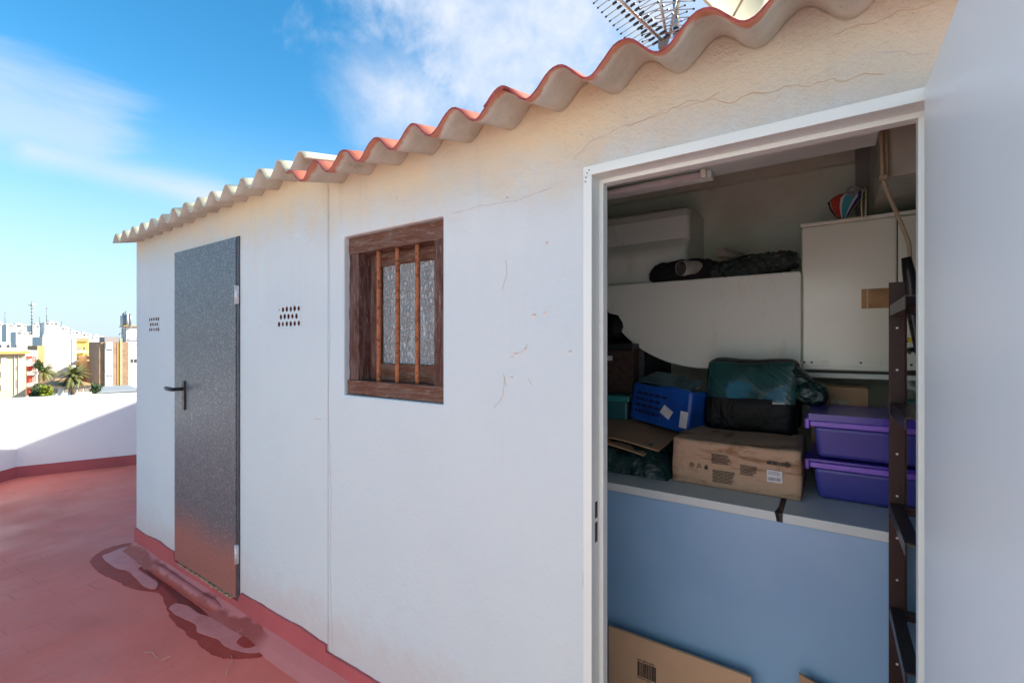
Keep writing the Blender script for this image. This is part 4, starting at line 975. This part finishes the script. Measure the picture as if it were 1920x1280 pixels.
seq = [0, 5, 1, 5, 2, 5, 3, 5, 4, 6, 0, 5, 1, 5, 2, 3, 5, 4]
wd = [7, 2, 9, 2, 8, 3, 4, 2, 9, 2, 5, 2, 7, 2, 7, 4, 2, 7]; pat = sum([[c_] * w_ for c_, w_ in zip(seq, wd)], [])
for j in range(NR):
    for k in range(NS):
        f = bm.faces.new((grid[j][k], grid[j][(k + 1) % NS], grid[j + 1][(k + 1) % NS], grid[j + 1][k])); f.smooth = True; f.material_index = pat[(k + 43) % len(pat)]
        if j > NR * .80: f.material_index = 6 if (k // 5) % 2 else (4 if 50 < k < 80 else 0)
bm.faces.new(grid[0][::-1]); bm.faces.new(grid[-1]).material_index = 6
obj('pouch', bm, cm, gb, recalc=True)
bm = new(); mc = Vector((g0.x + .03, 2.80, gz + .132)); n = 20
for rr, rt, dz in ((.020, .006, -.002), (.012, .004, .004)):
    tube(bm, [mc + Vector((rr * cos(2 * pi * k / n), -.035 + rr * .3 * sin(2 * pi * k / n), dz + rr * sin(2 * pi * k / n))) for k in range(n + 1)], rt, 8, cap=False)
obj('eyelet', bm, plain('grey_braid', (.25, .26, .30), .8), gb)
bm = new()
for dx in (.0, .012): tube(bm, [mc + Vector((.035 + dx, -.03, .012)), mc + Vector((.038 + dx, -.075, -.02)), mc + Vector((.032 + dx * 1.5, -.085, -.08)), mc + Vector((.035 + dx, -.090, -.148 - dx * 2))], .0028, 8)
obj('drawstring', bm, plain('cream_cord', (.66, .58, .42), .8), gb)

# shelving unit: dark perforated-angle posts and flat shelf brackets
sh = thing('metal_shelving', 'dark brown metal shelving unit standing just inside the doorway at the right', 'shelving', (.3, 1.7, FZ))
px0, px1, py_ = .152, .192, 1.86
def post(x0, x1, yb, yd=.035):
    bm = new(); box(bm, x0, x1, yb, yb + .002, FZ, .192); box(bm, x1 - .002, x1, yb - yd, yb, FZ, .192); obj('post', bm, STEEL, sh)
    return
post(px0, px1, py_); post(.56, .60, py_); 
bm = new(); box(bm, .56, .60, 1.50, 1.502, FZ, .192); obj('post', bm, STEEL, sh)
for zz in (.118, -.185, -.497, -.819, -1.14):
    bm = new()
    if zz > -.3: box(bm, px0 + .0042, .60, 1.505, py_ - .003, zz, zz + .004)
    else: box(bm, px0 + .0042, px0 + .034, 1.505, py_ - .003, zz, zz + .004); box(bm, px0 + .034, .60, py_ - .034, py_ - .003, zz, zz + .004)
    box(bm, px0 + .002, px0 + .004, 1.505, py_ - .003, zz - .030, zz + .002); box(bm, px0 + .004, .60, py_ - .006, py_ - .004, zz - .028, zz + .001)
    obj('shelf', bm, plain('dark_shelf_steel', (.055, .045, .045), .35, .4, .2, 40), sh)
bm = new()
for k in range(12):
    z = .05 - k * .13; tube(bm, [(px0 + .02, py_ - .001, z), (px0 + .02, py_ + .001, z)], .0035, 8)
obj('bolt', bm, HINGE, sh)

# cable from the ceiling, with its taped end
bm = new(); P = [at(1651, 190, 2.35), at(1652, 250, 2.35), at(1655, 335, 2.36), at(1668, 370, 2.40), at(1688, 415, 2.46), at(1704, 455, 2.50), at(1707, 492, 2.52)]
tube(bm, P, .0075, 10); cb = obj('electric_cable', bm, CONDUIT, None, smooth=True); tag(cb, 'yellowed cable hanging from the ceiling beside the boiler', 'cable')
bm = new(); tube(bm, [at(1651, 190, 2.37) + Vector((.012, 0, 0)), at(1656, 330, 2.38) + Vector((.012, 0, 0))], .0075, 8)
box(bm, P[2].x - .012, P[2].x + .012, 2.34, 2.36, P[2].z - .008, P[2].z + .008); obj('clip', bm, CONDUIT, cb)
bm = new(); P = [at(1699, 483, 2.50), at(1704, 510, 2.50), at(1709, 545, 2.50), at(1712, 590, 2.50), at(1720, 640, 2.50), at(1735, 700, 2.5)]
tube(bm, P, [.016, .022, .024, .020, .016, .014], 12); obj('taped_sleeve', bm, BLACK_PL, cb, smooth=True)
# strip light on the beam
x1_ = at(1333, 315, 1.75).x
fl = thing('strip_light', 'white fluorescent strip light fixed along the beam inside the doorway', 'light fitting', (x1_ - .6, 1.77, .59))
bm = new(); box(bm, x1_ - 1.22, x1_, 1.750, 1.795, .590, .618); obj('housing', bm, WHITE_METAL, fl, bevel=.003)
bm = new(); tube(bm, [(x1_ - 1.19, 1.736, .600), (x1_ - .03, 1.736, .600)], .0125, 14); obj('tube', bm, LAMPG, fl)
bm = new(); box(bm, x1_ - .030, x1_ - .012, 1.722, 1.749, .586, .616); obj('lamp_holder', bm, BOILER, fl, bevel=.003)

# flattened cartons leaning on the counter front
kz = at(1141, 1172, 1.85).z; kx0 = at(1141, 1172, 1.85).x; kx1 = at(1409, 1274, 1.85).x
kb = thing('flat_carton', 'clean flattened brown carton with printed barcode leaning on the counter front', 'cardboard', ((kx0 + kx1) / 2, 1.84, FZ))
bm = new(); box(bm, kx0, kx1, 1.848, 1.862, FZ + .001, kz); obj('board', bm, KRAFT, kb, bevel=.002)
bm = new(); q0 = at(1195, 1238, 1.846); q1_ = at(1229, 1250, 1.846); xx = q0.x
while xx < q1_.x:
    l_ = rs.choice([.0012, .002, .0035, .0045]); rect(bm, xx, xx + l_, at(1195, 1265, 1.846).z, q0.z, 1.8475, .0008); xx += l_ + rs.choice([.0012, .002])
join(bm, textm('Ref: LB-PL150W', .0105, T(q0.x, 1.8470, q0.z + .004, 0, R(90)))); join(bm, textm('8 427560 210315', .008, T(q0.x, 1.8470, at(1195, 1265, 1.846).z - .009, 0, R(90))))
q = at(1213, 1283, 1.846); rect(bm, q.x, q.x + .02, q.z - .03, q.z + .01, 1.8475, .0008)
obj('print', bm, INK, kb)
q = at(1498, 1262, 1.86); bm = new(); prism(bm, [(q.x, FZ + .002), (q.x + .16, FZ + .002), (q.x + .16, q.z - .035), (q.x + .06, q.z - .018), (q.x, q.z)], lambda u, v, a: (u, a, v), 1.86, 1.87)
tag(obj('cardboard_scrap', bm, CARD), 'small brown cardboard scrap leaning on the counter front, bottom right', 'cardboard')

# ------------------------------------------------------------ the town
WB = plain('warm_white_render', (.74, .71, .66), .9, 0, .06, .3); CRM = plain('cream_render_pale', (.66, .52, .34), .9, 0, .06, .3); ORN = plain('orange_render', (.62, .36, .16), .9, 0, .1, .3)  # first one: plain warm white render of the town blocks
YLW = plain('yellow_render', (.72, .55, .12), .9, 0, .06, .3); BRK = plain('brown_brick', (.36, .22, .135), .9, 0, .25, 1.5); OCH = plain('ochre_cornice', (.58, .34, .10), .8); DKW = plain('window_glass_dark', (.07, .075, .085), .3)
SHT = plain('red_awning', (.55, .07, .05), .8); TILE = plain('clay_roof_tiles', (.52, .29, .13), .9, 0, .2, 1); GRN = plain('sage_green_render', (.38, .37, .22), .9); MTL = plain('mast_grey', (.30, .31, .33), .5, .5)
SOFT = plain('shade_recess', (.30, .24, .19), .9)
class Face:
    """a flat-fronted town building between two picture columns at a distance; local u runs along the front, v up, w inward"""
    def __init__(s, name, label, cat, pl, pr, top, dist, mat, depth=14, dist2=None, group=None, part='wall'):
        s.A = atd(pl, 645, dist); nrm = -atd((max(pl, -20) + pr) / 2, 645, 1.0).normalized(); nrm = (nrm + Vector((0, .12, 0))).normalized(); rb = atd(pr, 645, 1.0); s.B = rb * (s.A.dot(nrm) / rb.dot(nrm)); s.U = (s.B - s.A); s.W_ = s.U.length; s.U.normalize(); s.I = Vector((-s.U.y, s.U.x, 0))
        if s.I.dot(s.A) < 0: s.I = -s.I
        s.top = atd(pl, top, dist).z; s.d = dist
        s.t = thing(name, label, cat, (s.A.x, s.A.y, GZ), group)
        bm = new(); s.bx(bm, 0, s.W_, GZ, s.top, 0, depth); obj(part, bm, mat, s.t)
    def P(s, u, z, w_): return s.A + s.U * u + s.I * w_ + Vector((0, 0, z))
    def bx(s, bm, u0, u1, z0, z1, w0, w1):
        c = [s.P(u, z, w_) for z in (z0, z1) for (u, w_) in ((u0, w0), (u1, w0), (u1, w1), (u0, w1))]; v = [bm.verts.new(q) for q in c]
        for f in ((0, 3, 2, 1), (4, 5, 6, 7), (0, 1, 5, 4), (1, 2, 6, 5), (2, 3, 7, 6), (3, 0, 4, 7)): bm.faces.new([v[i] for i in f])
    def zp(s, py): return (645 - py) * s.d / FPX
    def part(s, name, mat, u0, u1, y0, y1, w0, w1, fr=True):     # u as a fraction of the front, y as picture rows
        bm = new(); s.bx(bm, u0 * s.W_, u1 * s.W_, min(s.zp(y0), s.zp(y1)), max(s.zp(y0), s.zp(y1)), w0, w1); return obj(name, bm, mat, s.t)
def u(F, px): return (px - F[0]) / (F[1] - F[0])
# far white skyline
G1 = 'far white blocks on the skyline'
far = [(-12, 14, 606, 330, 'far white block at the very left of the skyline'), (12, 62, 608, 300, 'far white block with dark rooftop slots below the tall lattice mast'), (30, 66, 622, 250, 'far white block standing before the slotted skyline block'), (60, 84, 609, 280, 'far white block with small dark roof spots right of the lattice mast'),
       (84, 112, 604, 260, 'far white block with dark flat roof line above the blank white block'), (108, 130, 613, 380, 'far pale block below the thin aerial on the skyline'), (126, 150, 621, 420, 'far low white block above the yellow building'), (146, 172, 625, 450, 'far low white block with dark roof slots right of yellow building'), (168, 196, 630, 480, 'lowest far white block left of the brown brick building')]
for i, (a, b, t_, d_, lab) in enumerate(far):
    f = Face('skyline_block', lab, 'building', a, b, t_, d_, WB, 20, group=G1)
    for k in range(3):
        u0 = .12 + .28 * k + random.uniform(-.04, .04); f.part('roof_slot', SOFT if (i + k) % 2 else DKW, u0, u0 + .16, t_ + 1.2, t_ + 4, -.15, 0)
    f.part('rooftop_room', WB, .35, .6, t_ - 3.5, t_, 3, 9)
# cream building at the left
F = (-60, 48); f = Face('cream_apartment_block', 'cream apartment block with ochre cornice at the left edge', 'building', *F, 665, 62, CRM, 16)
f.part('cornice', OCH, -.02, 1.06, 664, 659, -.9, 2)
f.part('terrace_wall', WB, 0, .97, 652, 659.0, .6, 1.0); f.part('penthouse', WB, 0, .8, 641, 658.9, 3, 9)
for px in (-30, 4, 20, 34): f.part('penthouse_window', DKW, u(F, px), u(F, px + 4), 646, 653, 2.85, 3)
for y0 in (671, 698, 724):
    for px in (-46, -14, 0): 
        f.part('window', WB if px == 0 else SOFT, u(F, px), u(F, px + 10), y0, y0 + 11, -.12, .0); 
    f.part('window_recess', SOFT, u(F, 27), u(F, 31), y0 + 18 if y0 < 720 else y0, y0 + 26 if y0 < 720 else y0 + 8, -.06, 0)
for px in (25, 33): f.part('pilaster', WB, u(F, px), u(F, px + 1.6), 666, 745, -.14, 0)
F = (48, 71); f = Face('balcony_block', 'white block with red awnings on its balconies beside cream building', 'building', *F, 657, 70, WB, 12)
for y0 in (667, 683, 705, 728):
    f.part('awning', SHT, .10, .46, y0, y0 + (5 if y0 == 667 else 12), -.5, -.02); f.part('balcony', WB, .02, 1.0, y0 + 13, y0 + 18, -1.3, -.6); f.part('balcony_slab', WB, .02, 1.0, y0 + 18, y0 + 19, -1.3, -.01)
    for k in range(3): f.part('shutter', plain('pink_shutter', (.58, .33, .27), .8), .54 + k * .14, .61 + k * .14, y0, y0 + 12, -.08, 0)
F = (70, 84); Face('orange_block', 'narrow orange rendered block behind the palm', 'building', *F, 648, 84, ORN, 12)
F = (80, 143); f = Face('blank_white_block', 'big windowless white apartment block behind the palms', 'building', *F, 631, 92, WB, 16)
f.part('parapet_strip', WB, 0, 1, 628, 631, -.1, 1); f.part('downpipe', SOFT, .85, .86, 634, 700, -.12, 0); f.part('roof_block', WB, .1, .4, 622, 628, 3, 8)
F = (143, 166); f = Face('yellow_building', 'yellow apartment building with white balconies behind the right palm', 'building', *F, 640, 104, YLW, 12)
f.part('roof', TILE, -.05, 1.0, 634, 640, -.6, 4)
for y0 in (650, 667, 684, 698): f.part('balcony', WB, 0, .85, y0 + 7, y0 + 11, -1.1, -.5); f.part('recess', SOFT, .05, .42, y0, y0 + 7, -.05, 0); f.part('window', DKW, .58, .70, y0, y0 + 6, -.05, 0)
F = (163, 181); f = Face('orange_townhouse', 'orange townhouse with small balconies between yellow and brick buildings', 'building', *F, 668, 96, ORN, 12)
f.part('roof', TILE, -.02, 1.05, 665, 668, -.7, 3)
for y0 in (673, 688): f.part('balcony', WB, .35, 1, y0 + 4, y0 + 9, -.9, -.2)
F = (176, 190); f = Face('pale_townhouse', 'pale townhouse with dark windows behind the orange townhouse', 'building', *F, 641, 150, WB, 12)
for y0 in (646, 657, 680): f.part('window', DKW, .1, .7, y0, y0 + 4, -.1, 0)
# brick block
F = (186, 237); f = Face('brick_building', 'brown brick apartment building with white window bays at the right', 'building', *F, 641, 80, BRK, 14)
f.part('window_bay', WB, u(F, 196), u(F, 210), 641.5, 728, -.5, 0)
for y0, a, b in ((655, 198, 209), (703.5, 199, 203), (703.5, 205, 209)): f.part('window', DKW, u(F, a), u(F, b), y0, y0 + 1.8, -.56, -.5)
for y0 in (646, 672, 696, 722): f.part('band', plain('bay_joint', (.42, .38, .36), .9), u(F, 196), u(F, 210), y0, y0 + .8, -.53, -.5)
f.part('corner_strip', OCH, u(F, 219.5), u(F, 223), 641.2, 728, -.1, .0); f.part('green_strip', GRN, u(F, 224), u(F, 229), 634, 728, -.25, .0)
f.part('roof_room', plain('mauve_render', (.33, .28, .27), .9), u(F, 199), u(F, 226), 631, 641, 2, 9)
F = (237, 275); f = Face('brick_tower', 'taller brick and white stair tower carrying the phone antennas', 'building', *F, 636, 86, WB, 14)
f.part('brick_pier', BRK, -.04, .10, 641, 729, -.15, .0); f.part('tower_room', WB, u(F, 238), 1, 611, 636, 2, 8); f.part('roof_slab', OCH, u(F, 234), 1, 609.5, 611, 1.5, 8.5); f.part('grey_band', plain('grey_band_paint', (.5, .5, .54), .8), .1, 1, 631, 638, -.2, 0)
for y0 in (646, 673, 694): f.part('band', plain('tower_joint', (.42, .34, .33), .9), .1, 1, y0, y0 + .8, -.05, 0)
for a in (245, 251.5): f.part('window', DKW, u(F, a), u(F, a + 4.5), 674, 680, -.06, 0)
# phone antennas
q = atd(236, 640, 82); ap = thing('phone_mast', 'cluster of mobile phone antenna panels on the brick tower roof', 'antenna mast', (q.x, q.y, q.z))
for px, y0, y1, r in ((227, 592, 612, .10), (230, 588, 625, .07), (233.5, 586, 612, .22), (236, 583, 640, .12), (240.5, 589, 610, .28), (244.5, 588, 610, .14)):
    bm = new(); tube(bm, [atd(px, y1, 87.5), atd(px, y0, 87.5)], r, 8); obj('panel', bm, MTL if r < .25 else WB, ap)
bm = new(); tube(bm, [atd(227, 611, 80.5), atd(231, 617, 80.5), atd(238, 618, 80.5), atd(246, 612, 80.5)], .09, 8); tube(bm, [atd(224, 625, 80.5), atd(224, 640, 80.5)], .05, 6); tube(bm, [atd(224, 625, 80.5), atd(237, 625, 80.5)], .05, 6); obj('bracket', bm, MTL, ap)
# skyline masts
def mast(px, y0, y1, d_, r, lab, wh=False):
    b_ = atd(px, y1, d_); t = thing('radio_mast', lab, 'mast', b_)
    bm = new(); tube(bm, [b_, atd(px, y0, d_)], [r, r * .6], 8); obj('pole', bm, MTL, t)
    bm = new(); n = 3 if not wh else 6
    for k in range(n):
        y = y0 + (y1 - y0) * (.12 + .6 * k / n); w_ = 2.0 if wh else 1.2; tube(bm, [atd(px - w_, y, d_), atd(px + w_, y, d_)], r * .7, 6)
    obj('crossbar', bm, MTL, t)
    if wh:
        bm = new(); tube(bm, [atd(px - 2.5, 571.5, d_), atd(px - 4.8, 571.5, d_)], .55, 10); tube(bm, [atd(px + 1, 570, d_), atd(px + 3.6, 573, d_)], .8, 10); obj('drum', bm, WB, t)
mast(60, 565, 628, 245, .32, 'tall lattice radio mast on the skyline, highest of all', True); mast(9.5, 584, 608, 290, .16, 'thin aerial near the left edge of the skyline'); mast(87.5, 575, 606, 255, .18, 'thin aerial right of the tall lattice mast')
mast(74.5, 594, 609, 270, .16, 'short aerial just right of the tall lattice mast'); mast(115.5, 602, 614, 300, .16, 'small aerial right of the blank white block top')
# tiled low house
F = (84, 172); f = Face('low_tiled_house', 'low white house with an orange tiled roof below the palms', 'house', *F, 726, 62, WB, 8)
bm = new(); z0, z1 = f.zp(725.5), f.zp(713); W_ = f.W_
v = [bm.verts.new(p_) for p_ in (f.P(-.4, z0, -.6), f.P(W_ + .3, z0, -.6), f.P(W_ - 2, z1, 4), f.P(1.5, z1, 4), f.P(W_ + .3, z0, 8.6), f.P(-.4, z0, 8.6))]
for q in ((0, 1, 2, 3), (3, 2, 4, 5), (0, 3, 5), (1, 4, 2), (0, 5, 4, 1)): bm.faces.new([v[i] for i in q])
obj('roof', bm, TILE, f.t)
for px in (98, 120, 146, 158): f.part('window', SOFT, u(F, px), u(F, px + 9), 730, 738, -.06, 0)
# street wall and sheds in front
F = (172, 262); f = Face('flat_roofed_garage', 'long low garage with grey roof in front of the brick building', 'garage', *F, 737, 66, plain('garage_white', (.6, .58, .56), .8), 10)
f.part('roof', plain('grey_sheet_roof', (.32, .34, .36), .6), .1, 1.0, 734, 737, -.5, 10)
# vegetation
LEAFM = plain('palm_leaf', (.19, .19, .06), .5, 0, .4, 2); TRK = plain('palm_trunk', (.13, .085, .055), .9, 0, .3, 3); DEAD = plain('dead_palm_leaf', (.34, .24, .09), .8, 0, .3, 2)
def palm(px, py, d_, sc, lab, seed):
    rr_ = random.Random(seed); c_ = atd(px, py, d_); t = thing('palm_tree', lab, 'palm tree', (c_.x, c_.y, GZ), 'palms in the street')
    bm = new(); tube(bm, [Vector((c_.x + .1 * sin(k), c_.y, GZ + (c_.z - GZ) * k / 8)) for k in range(9)], [.34 - .02 * k for k in range(8)] + [.30], 12); obj('trunk', bm, TRK, t)
    bm = new()
    for k in range(64):
        az = rr_.uniform(0, 2 * pi); el = rr_.uniform(-.7, 1.25); l_ = sc * rr_.uniform(.8, 1.1); P = [c_.copy()]; dirv = Vector((cos(az) * cos(el), sin(az) * cos(el), sin(el)))
        for s_ in range(9):
            dirv = (dirv + Vector((0, 0, -.16))).normalized(); P.append(P[-1] + dirv * l_ / 9)
        mi = 1 if el < -.35 else 0; side0 = Vector((-sin(az), cos(az), 0))
        for s_ in range(1, 10):
            p0 = P[s_]; dd = (P[s_] - P[s_ - 1]).normalized(); ll = sc * .17 * sin(pi * min(.98, s_ / 9.5 + .05)) + .1
            for h_ in range(3):
                pb = P[s_ - 1].lerp(p0, h_ / 3)
                for sg in (-1, 1):
                    tip = pb + (side0 * sg * .85 + dd * .6 + Vector((0, 0, -.35))).normalized() * ll
                    f_ = bm.faces.new([bm.verts.new(q) for q in (pb, pb + dd * .11, tip)]); f_.material_index = mi
    o = obj('crown', bm, [LEAFM, DEAD], t, recalc=False)
palm(79, 697, 74, 2.3, 'palm tree with arching fronds left of the other, beside the awning balconies', 1)
palm(137, 704, 64, 2.25, 'palm tree with a spiky crown in front of the tiled house', 2)
def bush(name, c_, r, h, mat, lab, cat, seed, n=1500, trunk=True):
    rr_ = random.Random(seed); t = thing(name, lab, cat, (c_.x, c_.y, GZ))
    bm = new(); tube(bm, [Vector((c_.x, c_.y, GZ)), Vector((c_.x, c_.y, c_.z))], [.2, .1], 8); obj('trunk', bm, TRK, t)
    bm = new(); lobes = [(c_ + Vector((rr_.uniform(-.6, .6) * r, rr_.uniform(-.5, .5) * r, rr_.uniform(-.5, .6) * h)), rr_.uniform(.35, .6)) for _ in range(9)]
    for k in range(n):
        lc, lr = rr_.choice(lobes); d_ = Vector((rr_.gauss(0, 1), rr_.gauss(0, 1), rr_.gauss(0, 1))).normalized() * (rr_.random() ** .35)
        p = lc + Vector((d_.x * r * lr, d_.y * r * lr, d_.z * h * lr)); a = Vector((rr_.uniform(-1, 1), rr_.uniform(-1, 1), rr_.uniform(-1, 1))).normalized() * .16; b_ = Vector((rr_.uniform(-1, 1), rr_.uniform(-1, 1), rr_.uniform(-1, 1))).normalized() * .16
        bm.faces.new([bm.verts.new(q) for q in (p, p + a, p + a + b_, p + b_)])
    obj('crown', bm, mat, t, recalc=False)
bush('leafy_tree', atd(77, 737, 58), 1.2, 1.1, plain('dark_green_leaf', (.05, .10, .02), .6, 0, .4, 3), 'dark green bushy tree at the foot of the balcony block', 'tree', 4)
bush('lemon_tree', atd(87, 734, 57), .65, .8, plain('yellow_green_leaf', (.26, .30, .02), .6, 0, .4, 3), 'yellow green tree beside the dark green one', 'tree', 5, 900)
bush('street_tree', atd(182, 690, 90), 1.0, 1.6, plain('fresh_leaf', (.07, .14, .02), .6, 0, .4, 3), 'slim green tree by the left edge of the brick building', 'tree', 6, 900)
bush('street_tree', atd(180, 727, 64), .7, .9, plain('olive_leaf', (.06, .10, .03), .6, 0, .4, 3), 'low green tree beside the garage roof', 'tree', 7, 700)
bush('street_tree', atd(74, 684, 70), .6, 1.0, plain('deep_leaf', (.05, .09, .02), .6, 0, .4, 3), 'small green tree showing above the left palm', 'tree', 8, 600)
